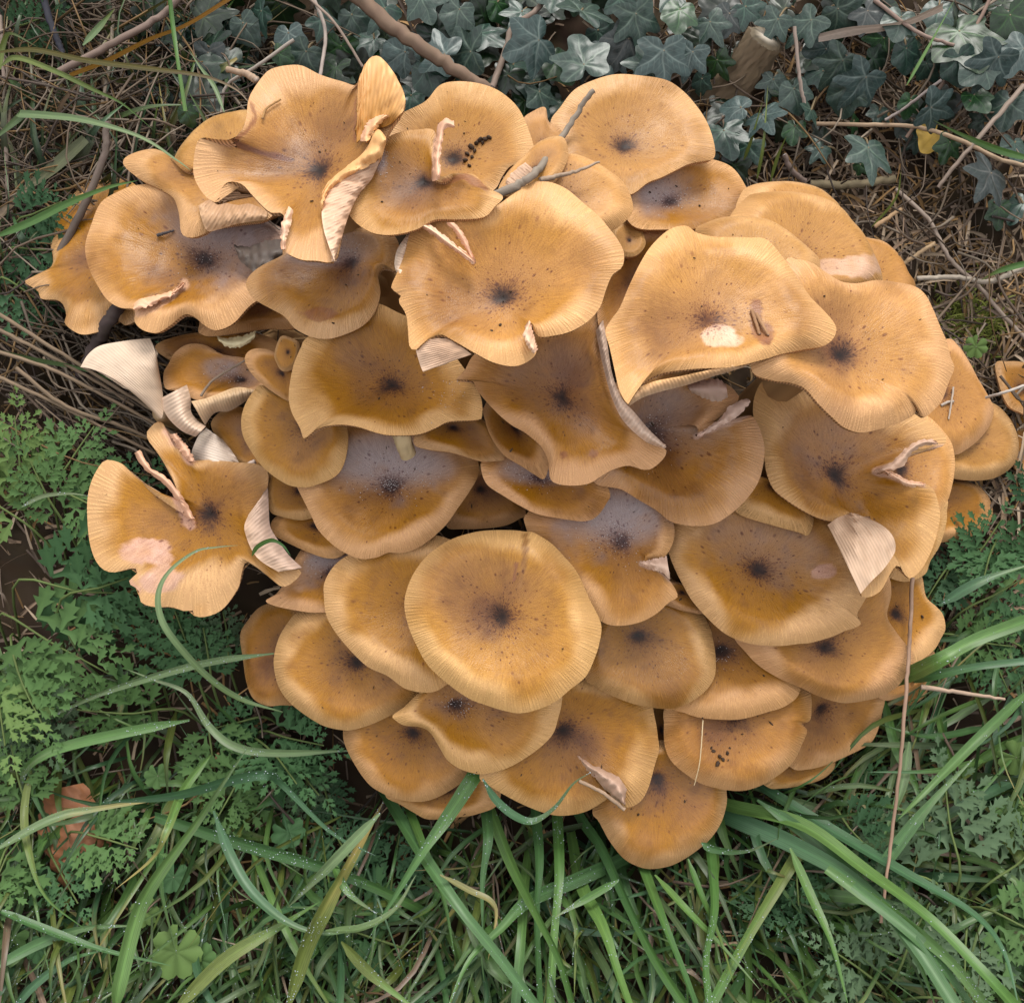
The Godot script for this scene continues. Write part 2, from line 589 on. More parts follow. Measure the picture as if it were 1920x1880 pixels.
func depth_on(key: String, p: Vector2) -> float:
	var F: PackedVector3Array = field[key]
	var sum := 0.0
	var w := 0.0
	for f in F:
		var d2 := (f.x - p.x) * (f.x - p.x) + (f.y - p.y) * (f.y - p.y) + 4.0
		var k := 1.0 / (d2 * d2)
		sum += k * f.z
		w += k
	return sum / w

func on_cap(key: String, p: Vector2, lift: float) -> Vector3:
	return cam_at + ray(p) * (depth_on(key, p) - lift)

# A flap, fold or curl of a cap between two edges, each with its own height over the cap.
func flap(o: Node3D, key: String, called: String, ea: String, eb: String, la: float, lb: float, bulge: float, ca: Color, cb: Color, m: Material, ribs := 0, nv := 10, thick := 0.0012, em := "") -> void:
	var nu := maxi(36, ribs * 6 + 1)
	var A := resample(parse(ea), nu, false)
	var B := resample(parse(eb), nu, false)
	var H := resample(parse(em), nu, false) if em != "" else PackedVector2Array()
	var V := PackedVector3Array()
	var C := PackedColorArray()
	var T := PackedVector2Array()
	for j in nv:
		var v := float(j) / (nv - 1)
		for i in nu:
			var p := A[i].lerp(B[i], v)
			if H.size():
				p = A[i] * (2.0 * (v - 0.5) * (v - 1.0)) + H[i] * (-4.0 * v * (v - 1.0)) + B[i] * (2.0 * v * (v - 0.5))
			if ribs == 0:      # torn flesh is ragged along its edges
				p += (A[i] - B[i]).normalized() * (2.0 * v - 1.0) * -3.0 * nf.get_noise_2d(i * 6.0, 40.0 * v + A[0].x)
			var rib := 0.0
			if ribs > 0:
				rib = (0.5 - 0.5 * cos(TAU * i / 6.0)) * (0.9 + 0.2 * nf.get_noise_1d(i * 3.0))
			var wob := nf.get_noise_2d(p.x * 0.6, p.y * 0.6)
			V.append(on_cap(key, p, lerpf(la, lb, v) + bulge * sin(PI * v) + rib * 0.00035 * sin(PI * clampf(v * 1.1 + 0.05, 0.0, 1.0)) + wob * 0.0006) - o.position)
			var c := ca.lerp(cb, v)
			var g := 1.0 + 0.14 * wob
			if ribs > 0:
				g *= 0.80 + 0.20 * rib if v > 0.03 else 1.0
			C.append(Color(c.r * g, c.g * g, c.b * g))
			T.append(Vector2(float(i) / nu, v))
	var keep := cam_at
	cam_at -= o.position
	var s := sheet(V, nu, nv, thick, C, T)
	cam_at = keep
	part(called, s, m, o)

func _ready() -> void:
	rng.seed = 4711
	nz.seed = 5
	nz.frequency = 0.01
	nz.fractal_octaves = 3
	nf.seed = 9
	nf.frequency = 0.05
	nf.fractal_octaves = 2
	tanf = tan(deg_to_rad(FOV * 0.5))
	var p := deg_to_rad(PITCH)
	fwd = Vector3(0, -sin(p), -cos(p))
	up = Vector3(0, cos(p), -sin(p))
	cam_at = Vector3(0, 0.13, 0) - fwd * REACH
	var cam := Camera3D.new()
	cam.name = "camera"
	cam.fov = FOV
	cam.near = 0.01
	cam.far = 200.0
	cam.position = cam_at
	cam.rotation_degrees = Vector3(-PITCH, 0, 0)
	add_child(cam)
	cam.current = true
	var env := Environment.new()
	env.background_mode = Environment.BG_SKY
	var sky := ProceduralSkyMaterial.new()
	sky.sky_top_color = Color(0.97, 0.97, 0.98)
	sky.sky_horizon_color = Color(0.25, 0.26, 0.27)
	sky.sky_curve = 0.35
	sky.ground_bottom_color = Color(0.16, 0.16, 0.13)
	sky.ground_horizon_color = Color(0.45, 0.46, 0.44)
	sky.sky_energy_multiplier = 0.95
	sky.sun_angle_max = 1.0
	env.sky = Sky.new()
	env.sky.sky_material = sky
	env.tonemap_mode = Environment.TONE_MAPPER_LINEAR
	env.tonemap_exposure = 2.05
	env.sdfgi_enabled = true
	env.ssao_enabled = true
	env.ssil_enabled = true
	var we := WorldEnvironment.new()
	we.name = "air"
	we.environment = env
	add_child(we)
	var sun := DirectionalLight3D.new()
	sun.name = "sun"
	sun.light_color = Color(1.0, 0.985, 0.96)
	sun.light_energy = 0.5
	sun.light_angular_distance = 24.0
	sun.shadow_enabled = true
	sun.rotation_degrees = Vector3(-62, 168, 0)
	add_child(sun)
	make_materials()
	build_ground()
	build_mushrooms()
	build_details()
	build_plants()

func build_ground() -> void:
	var n := 181
	var V := PackedVector3Array()
	var C := PackedColorArray()
	for j in n:
		for i in n:
			var a := 2.0 * i / (n - 1) - 1.0
			var b := 2.0 * j / (n - 1) - 1.0
			var x := 0.55 * a + 40.0 * pow(absf(a), 9.0) * signf(a)
			var z := -0.1 + 0.5 * b + 40.0 * pow(absf(b), 9.0) * signf(b)
			V.append(Vector3(x, ground_y(x, z), z))
			var g := 0.6 + 0.5 * nz.get_noise_2d(x * 3000.0, z * 3000.0)
			C.append(Color(0.060 * g, 0.042 * g, 0.028 * g))
	var N := grid_normals(V, n, n, false)
	for k in N.size():
		if N[k].y < 0.0:
			N[k] = -N[k]
	var I := PackedInt32Array()
	for j in n - 1:
		for i in n - 1:
			var a := j * n + i
			I.append_array([a, a + 1, a + n + 1, a, a + n + 1, a + n])
	mass("ground", commit(V, N, I, C), M.soil, "dark leaf mould ground of the bank under grass and ivy", "structure")

func build_mushrooms() -> void:
	mushroom("A", 1, Vector2(600, 318), 0.4808, Vector2(-4, 8), 0.365, 0.0862, 0.1, 0.1, -0.25, 0, 270, 1, "470,176 490,146 512,128 560,122 600,140 640,152 672,158 690,112 712,106 735,135 757,180 755,208 738,232 722,262 716,290 690,330 664,372 648,410 640,440 628,488 592,488 560,485 530,466 529,430 530,400 505,397 475,368 454,346 430,341 415,352 408,379 383,366 363,329 365,284 376,259 408,262 436,260 455,240 462,216 464,196", "largest crinkled mushroom with a folded right margin, topmost at the upper left")
	mushroom("C", 2, Vector2(430, 345), 0.5706, Vector2(-12, 6), 0.219, 0.172, 0.08, 0.1, -0.25, 0, 270, 1, "231,308 243,290 290,279 322,300 352,322 400,310 480,330 520,380 500,412 447,420 400,428 383,438 360,445 340,437 335,400 325,372 300,355 262,336", "narrow wavy mushroom lobe with a curled tip, tucked under the largest crinkled one")
	mushroom("E", 3, Vector2(795, 340), 0.4730, Vector2(0, 14), 0.292, 0.155, 0.05, 0.1, -0.1, 0, 270, 1, "720,262 745,249 780,243 812,243 818,270 815,310 812,335 836,341 860,326 890,328 912,350 943,368 928,387 907,407 860,411 815,412 780,430 735,440 695,435 662,412 652,388 668,352 688,312 708,280", "torn mushroom with an upright pink torn edge beside its dark centre")
	mushroom("I", 4, Vector2(945, 558), 0.4681, Vector2(0, 16), 0.365, 0.172, 0.07, 0.1, -0.25, 0, 270, 1, "994,343 1010,340 1035,342 1065,356 1096,382 1122,404 1144,430 1160,452 1170,474 1167,500 1148,516 1136,544 1125,576 1103,602 1071,621 1039,629 1009,630 994,604 1005,648 1001,669 969,686 927,680 886,659 848,637 825,627 797,640 781,655 768,650 765,618 761,589 747,565 752,555 734,541 737,527 744,512 758,477 768,439 784,424 820,405 870,395 920,390 960,365", "broad mushroom at the heart of the upper tier, dark star centre and split lower rim")
	mushroom("O", 4, Vector2(1330, 600), 0.4654, Vector2(8, 10), 0.255, 0.172, 0.08, 0.1, -0.4, 0, 270, 0.15, "1243,439 1264,426 1288,423 1307,436 1339,443 1371,444 1403,445 1438,449 1467,481 1492,516 1518,554 1544,581 1563,603 1569,619 1560,638 1540,650 1509,655 1464,664 1435,673 1371,688 1307,691 1243,699 1210,715 1188,735 1179,758 1162,732 1152,690 1143,650 1135,621 1146,599 1162,577 1180,535 1199,496 1218,465", "big tan mushroom with a pale round scar on its cap")
	mushroom("Q1", 6, Vector2(1575, 665), 0.4767, Vector2(14, 12), 0.219, 0.207, 0.07, 0.1, -0.4, 0, 270, 1, "1473,488 1493,485 1521,492 1544,507 1569,525 1604,531 1643,525 1675,528 1713,536 1735,552 1751,581 1764,613 1775,638 1783,670 1790,689 1780,715 1767,750 1751,769 1735,782 1726,778 1718,769 1713,779 1687,792 1643,806 1611,811 1582,801 1560,782 1534,756 1509,728 1480,717 1448,713 1410,696 1415,640 1440,560", "wide smooth mushroom right of the scarred one, dark centre near the scarred rim")
	mushroom("Q5", 7, Vector2(1410, 500), 0.4877, Vector2(10, 8), 0.109, 0.345, 0.03, 0.1, -0.6, 0, 270, 1, "1304,434 1326,417 1358,407 1403,406 1441,412 1473,430 1502,453 1521,469 1537,488 1530,520 1470,545 1400,530 1335,490", "pale rounded mushroom peeking out behind the scarred one")
	mushroom("Q2", 8, Vector2(1490, 490), 0.5014, Vector2(18, 8), 0.0729, 0.345, 0.02, 0.1, -0.5, 0, 270, 1, "1372,400 1400,370 1419,361 1464,359 1505,364 1540,373 1572,389 1598,418 1623,447 1643,485 1655,517 1650,545 1600,570 1500,560 1400,510 1360,440", "large tan mushroom at the upper right with a faint pink scuff")
	mushroom("Q3", 9, Vector2(1490, 430), 0.5198, Vector2(16, 6), 0.0729, 0.276, 0.02, 0.1, -0.5, 0, 270, 1, "1390,362 1405,349 1432,342 1480,340 1530,350 1560,370 1578,395 1570,450 1500,480 1410,450 1380,400", "thin tan rim showing behind the pink-scuffed mushroom")
	mushroom("Q4", 10, Vector2(1620, 520), 0.5912, Vector2(24, 8), 0.0911, 0.276, 0.03, 0.1, -0.4, 0, 270, 1, "1600,445 1630,446 1660,455 1690,485 1705,515 1718,540 1700,590 1640,600 1570,570 1560,490", "tan mushroom half hidden behind the two big right ones, against bare litter")
	mushroom("F3", 11, Vector2(1000, 320), 0.4876, Vector2(6, 0), 0.0911, 0.207, 0.04, 0.1, -0.4, 0, 270, 1, "985,290 1010,266 1040,255 1060,262 1064,300 1035,345 980,368 935,362 950,325", "small tan mushroom with visible gills under the grey twig")
	mushroom("L", 12, Vector2(1060, 372), 0.4924, Vector2(10, 14), 0.109, 0.276, 0.05, 0.1, -0.5, 0, 270, 1, "1010,318 1035,299 1052,294 1075,288 1110,300 1150,325 1175,350 1187,385 1180,407 1150,430 1100,445 1040,430 990,400 985,350", "smooth tan mushroom under the tip of the thin side twig")
	mushroom("F", 13, Vector2(850, 298), 0.5151, Vector2(0, 14), 0.365, 0.0862, 0.06, 0.1, -0.35, 0, 270, 1, "722,250 750,215 797,190 825,159 860,152 902,157 937,171 970,200 990,240 1003,285 998,306 960,310 942,330 926,356 880,375 820,372 760,345 730,300", "mushroom at the back holding dark crumbs in its cup")
	mushroom("F2", 14, Vector2(1020, 275), 0.5160, Vector2(4, 0), 0.182, 0.103, 0.08, 0.1, -0.5, 0, 270, 1, "980,225 1000,208 1022,201 1028,226 1038,233 1050,240 1057,258 1050,295 1020,320 990,310 985,260", "small notched mushroom wedged between two bigger ones at the back")
	mushroom("J", 15, Vector2(1170, 275), 0.5323, Vector2(6, 12), 0.292, 0.121, 0.05, 0.1, -0.4, 0, 270, 1, "1033,225 1049,203 1077,168 1116,149 1154,139 1199,141 1250,150 1285,174 1314,209 1331,240 1341,278 1338,297 1318,302 1290,308 1243,331 1215,342 1183,364 1150,355 1100,325 1050,285 1034,250", "smooth pale mushroom with a neat dark centre, rearmost at the top")
	mushroom("K", 16, Vector2(1255, 378), 0.5316, Vector2(12, 14), 0.328, 0.103, 0.03, 0.1, 0.1, 0.8, 200, 1, "1230,300 1300,295 1342,300 1376,316 1400,352 1402,374 1385,402 1330,425 1250,430 1190,425 1168,385 1180,330", "lilac dusted mushroom below the smooth pale rear one")
	mushroom("P1", 17, Vector2(1180, 450), 0.5170, Vector2(4, 12), 0.182, 0.172, 0.03, 0.1, -0.5, 0, 270, 1, "1145,436 1158,420 1174,412 1192,420 1205,435 1210,460 1190,480 1160,475", "narrow pale rim peeping up between the two big caps")
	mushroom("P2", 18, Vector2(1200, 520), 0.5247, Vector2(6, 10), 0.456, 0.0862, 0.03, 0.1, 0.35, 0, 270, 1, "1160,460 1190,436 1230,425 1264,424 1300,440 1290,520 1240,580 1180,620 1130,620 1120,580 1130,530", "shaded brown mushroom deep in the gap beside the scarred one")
	mushroom("G", 19, Vector2(660, 490), 0.5301, Vector2(-4, 18), 0.365, 0.241, 0.05, 0.1, 0, 0.7, 250, 1, "461,533 467,517 490,498 528,479 560,455 600,435 650,420 720,430 745,450 748,480 744,508 722,502 709,516 713,549 703,584 681,610 649,626 617,635 585,632 553,616 534,594 512,581 483,565 467,549", "golden mushroom with a wet dark centre below the largest crinkled one")
	mushroom("B", 20, Vector2(385, 485), 0.5740, Vector2(-10, 12), 0.365, 0.172, 0.06, 0.5, 0, 1, 320, 1, "159,460 169,425 188,380 223,358 255,347 300,345 380,360 470,400 530,430 550,470 530,540 475,568 437,606 405,619 383,610 364,594 345,590 319,610 294,624 268,619 252,603 251,580 223,576 198,559 174,520 163,492", "wide golden mushroom with a grey dusty hollow and a torn lower rim")
	mushroom("D", 21, Vector2(430, 300), 0.5912, Vector2(-10, 4), 0.0729, 0.276, 0.03, 0.1, -0.5, 0, 270, 1, "325,300 350,260 395,222 440,210 478,213 510,290 470,380 390,390 330,350", "plain tan mushroom edge behind the largest crinkled one, against ivy")
	mushroom("G2", 22, Vector2(490, 560), 0.5722, Vector2(-4, 16), 0.109, 0.241, 0.03, 0.1, 0.1, 0, 270, 1, "372,612 380,628 405,630 460,622 500,616 545,617 590,605 600,550 500,500 400,540", "tan mushroom showing only a strip under the golden wet one")
	mushroom("H", 23, Vector2(220, 470), 0.6040, Vector2(-16, 10), 0.182, 0.138, 0.08, 0.6, 0, 0, 270, 1, "45,527 80,517 99,490 92,440 110,400 148,352 172,338 205,336 245,340 320,420 300,560 242,608 220,602 195,618 160,627 140,622 121,606 124,590 118,571 105,562 77,560 70,545", "ragged golden mushroom at the far left beside a dark stick")
	mushroom("N", 24, Vector2(1055, 745), 0.5064, Vector2(-2, 22), 0.292, 0.172, 0.07, 0.5, 0.3, 0.3, 260, 1, "855,712 870,696 900,655 1000,610 1090,585 1130,578 1136,600 1122,625 1127,660 1136,700 1152,750 1173,788 1212,824 1247,840 1246,857 1223,878 1204,880 1179,873 1150,880 1128,892 1102,907 1064,910 1035,902 1029,880 1028,866 1015,838 986,812 958,796 929,771 897,735 884,713", "brown twisted mushroom with a white curled right margin, centre of the cluster")
	mushroom("M", 25, Vector2(735, 722), 0.5219, Vector2(-3, 18), 0.365, 0.103, 0.05, 0.3, 0.22, 0, 270, 1, "541,739 549,688 565,649 575,633 640,585 700,568 745,585 810,620 870,690 900,740 904,778 895,787 843,790 817,802 785,814 737,816 709,812 674,801 642,796 610,799 588,808 570,822 562,802 546,771", "wide brown mushroom with a lifted lower rim over a short stem")
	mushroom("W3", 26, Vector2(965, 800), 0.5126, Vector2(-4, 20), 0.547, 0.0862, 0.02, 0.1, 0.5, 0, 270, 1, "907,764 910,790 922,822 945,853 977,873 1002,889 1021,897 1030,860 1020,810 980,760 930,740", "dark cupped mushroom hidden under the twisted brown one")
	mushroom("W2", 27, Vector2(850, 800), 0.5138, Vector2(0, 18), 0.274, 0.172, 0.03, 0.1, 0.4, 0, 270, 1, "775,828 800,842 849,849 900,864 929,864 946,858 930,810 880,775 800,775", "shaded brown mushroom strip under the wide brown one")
	mushroom("T", 28, Vector2(1215, 805), 0.5167, Vector2(4, 22), 0.365, 0.241, 0.05, 0.1, 0.15, 0.55, 290, 0.5, "1115,905 1137,912 1166,918 1198,937 1230,956 1255,976 1278,983 1306,986 1338,982 1367,966 1399,937 1424,899 1434,848 1428,813 1414,783 1399,779 1367,788 1340,802 1306,818 1345,785 1383,752 1380,735 1350,715 1250,690 1150,720 1095,800 1095,870", "glossy golden mushroom with a pale pink tear in its right half")
	mushroom("S", 29, Vector2(1565, 890), 0.5366, Vector2(8, 16), 0.437, 0.172, 0.06, 0.4, 0.25, 0.3, 260, 1, "1412,763 1416,740 1428,716 1444,712 1500,715 1600,735 1690,765 1725,779 1757,801 1773,817 1774,830 1764,838 1720,850 1680,868 1642,884 1667,883 1699,905 1734,907 1752,919 1761,948 1763,974 1750,1025 1731,1063 1709,1084 1696,1076 1686,1060 1674,1068 1651,1108 1622,1120 1612,1100 1610,1010 1603,965 1590,975 1559,977 1533,970 1508,958 1476,938 1450,916 1437,884 1431,846 1415,792", "deep brown mushroom with two tears, a gilled flap hanging from its rim")
	mushroom("S2", 30, Vector2(1690, 880), 0.5579, Vector2(14, 14), 0.182, 0.172, 0.03, 0.1, -0.3, 0, 270, 1, "1700,775 1740,780 1779,820 1790,852 1790,887 1782,926 1772,945 1720,1010 1640,980 1600,900 1630,810", "smooth tan mushroom seen through the tear of the deep brown one")
	mushroom("S3", 31, Vector2(1690, 990), 0.5718, Vector2(14, 16), 0.109, 0.172, 0.03, 0.1, -0.3, 0, 270, 1, "1770,930 1776,960 1774,985 1763,1022 1745,1052 1733,1078 1690,1090 1640,1060 1620,980 1690,920", "tan mushroom rim lining the deep brown one, right beside its lobe")
	mushroom("R1", 32, Vector2(1765, 735), 0.5887, Vector2(22, 14), 0.109, 0.241, 0.04, 0.1, -0.4, 0, 270, 1, "1777,635 1797,648 1815,677 1834,712 1856,747 1864,769 1856,798 1837,823 1812,843 1788,853 1730,850 1690,800 1690,720 1740,660", "tan mushroom carrying a small grey twig cross, right flank")
	mushroom("R2", 33, Vector2(1795, 830), 0.5924, Vector2(24, 16), 0.109, 0.241, 0.04, 0.1, -0.35, 0, 270, 1, "1840,755 1863,756 1888,776 1907,811 1911,843 1901,871 1879,890 1847,900 1796,898 1750,880 1730,820 1780,770", "tan mushroom bulging out farthest on the right flank")
	mushroom("R3", 34, Vector2(1750, 950), 0.5913, Vector2(22, 18), 0.109, 0.241, 0.03, 0.3, 0, 0, 270, 1, "1790,900 1827,907 1846,919 1859,942 1862,964 1852,986 1833,1002 1808,1014 1776,1016 1730,1015 1700,970 1720,910", "small golden mushroom below the right bulge, above ferny leaves")
	mushroom("T2", 35, Vector2(1450, 905), 0.5253, Vector2(6, 18), 0.109, 0.207, 0.03, 0.1, 0.15, 0, 270, 1, "1405,895 1438,900 1470,935 1505,955 1526,972 1516,1003 1498,998 1450,985 1388,965 1375,940", "short tan strip of mushroom between the glossy torn and deep brown ones")
	mushroom("W4", 36, Vector2(1010, 895), 0.5145, Vector2(0, 22), 0.292, 0.172, 0.03, 0.1, 0.15, 0.8, 270, 1, "902,879 913,908 945,930 977,949 1009,964 1064,974 1096,977 1118,969 1137,944 1143,921 1110,870 1010,835 930,845 905,862", "dusty flat mushroom under the twisted brown one")
	mushroom("Z8", 37, Vector2(540, 660), 0.5285, Vector2(-6, 20), -0.1, 0.172, 0.04, 0.1, 0, 0, 270, 1, "514,663 526,631 545,633 561,644 559,673 548,692 529,695 519,682", "tiny orange mushroom button squeezed beside the wide brown one")
	mushroom("Z7", 38, Vector2(530, 700), 0.5330, Vector2(-10, 18), 0.146, 0.172, 0.02, 0.1, 0.15, 0, 270, 1, "459,669 468,657 487,653 513,660 550,690 555,740 542,752 507,732 478,708 462,685", "small tan mushroom left of the tiny orange button")
	mushroom("Z5", 39, Vector2(575, 800), 0.5306, Vector2(-12, 20), 0.182, 0.241, 0.03, 0.3, 0, 0, 270, 1, "452,787 459,759 475,733 491,722 530,740 600,760 650,800 640,880 590,910 551,912 522,899 491,874 468,842 455,816", "golden crescent mushroom left of the dusty round one")
	mushroom("W1", 40, Vector2(735, 910), 0.5362, Vector2(-2, 22), 0.401, 0.241, 0.02, 0.1, 0, 1, 270, 1, "552,879 555,853 571,825 594,812 660,785 740,780 820,805 875,842 896,866 896,892 881,920 859,952 836,984 801,1016 772,1032 747,1037 728,1036 709,1044 683,1048 658,1042 626,1023 597,994 584,968 568,936 555,908", "round dusty mushroom with a bluish centre below a short pale stem")
	mushroom("Z1", 41, Vector2(395, 962), 0.5525, Vector2(-10, 20), 0.219, 0.121, 0.05, 0.1, 0, 0, 270, 1, "163,963 165,925 175,893 191,867 203,862 226,868 240,880 262,905 300,935 345,962 335,925 305,865 275,819 286,797 302,789 312,805 334,832 353,861 395,862 449,867 481,870 502,886 499,925 485,965 478,1010 500,1050 562,1068 551,1090 529,1100 510,1087 487,1068 462,1053 452,1078 446,1103 417,1142 385,1156 363,1154 360,1142 347,1146 321,1138 290,1138 264,1129 259,1106 240,1092 256,1078 251,1065 210,1073 184,1059 168,1020", "ragged torn mushroom at the lower left, its upper rim split open")
	mushroom("W5", 42, Vector2(900, 915), 0.5506, Vector2(0, 20), 0.0729, 0.207, 0.02, 0.1, 0.1, 0, 270, 1, "836,984 870,992 940,987 975,972 986,960 960,900 900,880 850,920", "pinkish tan mushroom strip between the dusty round and dusty flat ones")
	mushroom("X", 43, Vector2(942, 1155), 0.4962, Vector2(0, 20), 0.182, 0.241, 0.015, 0.2, -0.2, 0, 270, 1, "758,1133 765,1098 781,1066 806,1037 844,1012 883,999 918,994 963,994 986,997 1000,998 1032,1017 1057,1042 1083,1074 1105,1122 1124,1160 1128,1180 1124,1205 1118,1226 1100,1266 1071,1291 1040,1316 1008,1330 976,1337 944,1332 912,1322 880,1310 841,1283 803,1248 781,1210 765,1172", "round flat mushroom facing up with a whole rim and small dark star centre")
	mushroom("U", 44, Vector2(1170, 1015), 0.5173, Vector2(2, 22), 0.328, 0.241, 0.03, 0.1, 0.1, 1, 270, 1, "985,985 990,960 1040,915 1120,880 1200,895 1250,950 1265,1000 1248,1042 1215,1052 1201,1056 1230,1068 1255,1087 1271,1117 1255,1129 1230,1151 1198,1167 1156,1173 1123,1162 1075,1120 1020,1060", "mushroom with grey dusty centre and a torn right rim")
	mushroom("V", 45, Vector2(1420, 1068), 0.5269, Vector2(8, 22), 0.292, 0.241, 0.04, 0.2, 0, 0.4, 280, 1, "1246,985 1252,1030 1265,1065 1281,1097 1300,1129 1335,1167 1367,1192 1409,1207 1460,1211 1498,1207 1520,1205 1559,1194 1584,1183 1603,1177 1615,1168 1608,1150 1630,1100 1610,1020 1550,960 1450,930 1350,930 1280,955", "broad golden mushroom with a pink nick near its right end")
	mushroom("U2", 46, Vector2(1280, 1110), 0.5233, Vector2(4, 20), 0.0729, 0.172, 0.02, 0.1, 0.2, 0, 270, 1, "1245,1095 1265,1090 1300,1105 1322,1148 1292,1147 1262,1139 1240,1125", "small shaded tan mushroom squeezed right under the torn dusty one")
	mushroom("Y6", 47, Vector2(560, 920), 0.5464, Vector2(-10, 18), 0.109, 0.207, 0.02, 0.1, 0.15, 0, 270, 1, "506,958 529,969 573,974 615,950 610,890 560,870 505,885 496,920", "shaded tan mushroom strip beside the gilled curl")
	mushroom("Y5", 48, Vector2(590, 985), 0.5479, Vector2(-8, 16), 0.182, 0.172, 0.04, 0.2, 0, 0, 270, 1, "506,993 508,1001 548,1022 580,1036 611,1046 640,1042 680,1000 640,950 560,950 515,970", "narrow orange mushroom strip under the dusty round one")
	mushroom("Y1", 49, Vector2(790, 1140), 0.5263, Vector2(-6, 22), 0.255, 0.241, 0.03, 0.1, 0, 0, 270, 1, "607,1117 608,1092 624,1063 650,1042 700,1020 780,1000 860,1020 930,1100 900,1240 838,1283 816,1296 790,1298 758,1290 726,1267 691,1251 663,1226 640,1200 624,1178 611,1152", "golden mushroom directly left of the round flat one")
	mushroom("Y4", 50, Vector2(620, 1070), 0.5476, Vector2(-8, 16), 0.292, 0.172, 0.03, 0.1, 0, 1, 250, 1, "498,1126 519,1112 540,1080 555,1045 580,1020 650,1020 700,1060 690,1120 640,1148 607,1148 580,1148 548,1143 516,1136", "wedge shaped mushroom with lilac dust, left under the dusty round one")
	mushroom("Y2", 51, Vector2(668, 1242), 0.5400, Vector2(-10, 24), 0.219, 0.276, 0.02, 0.3, 0, 0, 270, 1, "513,1235 522,1197 541,1165 560,1147 620,1125 700,1130 770,1180 800,1260 784,1299 771,1315 739,1337 701,1356 663,1368 637,1368 605,1360 573,1341 544,1318 525,1293 516,1267", "round golden mushroom at the lower left of the cluster")
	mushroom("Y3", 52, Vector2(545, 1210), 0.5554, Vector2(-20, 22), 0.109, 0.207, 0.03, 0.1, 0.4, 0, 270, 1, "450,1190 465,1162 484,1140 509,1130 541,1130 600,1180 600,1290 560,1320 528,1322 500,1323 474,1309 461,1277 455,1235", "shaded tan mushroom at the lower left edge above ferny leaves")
	mushroom("AA7", 53, Vector2(1195, 1190), 0.5262, Vector2(4, 24), 0.219, 0.276, 0.03, 0.1, 0.1, 0, 270, 1, "1097,1271 1095,1220 1110,1170 1150,1130 1250,1118 1308,1140 1330,1173 1337,1198 1342,1233 1340,1268 1324,1294 1295,1316 1263,1328 1225,1327 1183,1318 1145,1303 1116,1287", "glossy brown mushroom right under the torn dusty one")
	mushroom("AA8", 54, Vector2(1545, 1215), 0.5308, Vector2(12, 22), 0.146, 0.276, 0.04, 0.1, -0.25, 0, 270, 1, "1377,1195 1396,1220 1421,1246 1460,1271 1504,1290 1530,1303 1562,1314 1587,1318 1619,1314 1651,1306 1683,1287 1699,1266 1707,1262 1714,1243 1712,1223 1696,1204 1677,1179 1664,1153 1672,1110 1660,1075 1600,1080 1500,1110 1420,1140 1385,1165", "wide tan mushroom at the lower right crossed by a thin stalk")
	mushroom("AA9", 55, Vector2(1680, 1150), 0.5666, Vector2(20, 20), 0.219, 0.138, 0.05, 0.5, 0, 0, 270, 1, "1700,1050 1728,1078 1737,1118 1756,1137 1769,1153 1773,1179 1764,1198 1753,1217 1728,1237 1700,1245 1640,1220 1600,1150 1640,1080", "golden mushroom lobe at the right edge behind the thin stalk")
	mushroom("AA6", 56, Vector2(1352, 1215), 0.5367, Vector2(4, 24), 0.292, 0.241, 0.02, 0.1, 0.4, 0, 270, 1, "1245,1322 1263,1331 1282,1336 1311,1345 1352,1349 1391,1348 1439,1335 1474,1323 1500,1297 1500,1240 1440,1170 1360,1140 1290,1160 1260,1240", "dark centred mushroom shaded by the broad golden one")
	mushroom("AA2", 57, Vector2(850, 1318), 0.5247, Vector2(-3, 24), 0.255, 0.241, 0.05, 0.1, 0, 0.4, 270, 1, "736,1341 758,1325 784,1300 830,1260 900,1250 990,1270 1048,1300 1053,1318 1047,1345 1036,1377 1008,1405 969,1431 937,1445 905,1451 885,1449 860,1440 838,1424 822,1398 806,1373 787,1363 758,1360 741,1350", "wavy mushroom beneath the round flat one")
	mushroom("AA10", 58, Vector2(1700, 1265), 0.5633, Vector2(16, 22), 0.0729, 0.172, 0.02, 0.1, -0.3, 0, 270, 1, "1735,1215 1753,1223 1750,1249 1744,1265 1724,1287 1689,1306 1655,1312 1630,1280 1650,1235 1700,1210", "small tan mushroom under the right end of the stalk-crossed one")
	mushroom("AA11", 59, Vector2(1700, 1295), 0.5784, Vector2(18, 24), 0.0729, 0.172, 0.02, 0.1, -0.3, 0, 270, 1, "1735,1262 1748,1271 1741,1290 1734,1306 1709,1322 1683,1322 1665,1312 1660,1270 1700,1255", "lowest tan sliver of mushroom at the right end of the cluster")
	mushroom("AA1", 60, Vector2(775, 1372), 0.5397, Vector2(-6, 26), 0.182, 0.276, 0.02, 0.1, 0.15, 0, 270, 1, "643,1376 650,1350 700,1320 780,1310 850,1340 890,1400 884,1450 860,1471 828,1491 797,1502 765,1502 733,1494 701,1478 682,1459 663,1430 648,1400", "round tan mushroom low at the front with a half hidden dark centre")
	mushroom("AA3", 61, Vector2(1055, 1368), 0.5304, Vector2(2, 26), 0.219, 0.241, 0.06, 0.1, 0.15, 0, 270, 1, "899,1453 918,1473 960,1498 1001,1517 1033,1527 1059,1529 1097,1522 1129,1504 1140,1493 1125,1465 1106,1445 1140,1470 1160,1500 1174,1514 1199,1504 1215,1479 1228,1434 1236,1406 1234,1383 1228,1345 1215,1310 1160,1270 1080,1260 1000,1300 930,1390", "brown front mushroom with a dry leaf caught at its split rim")
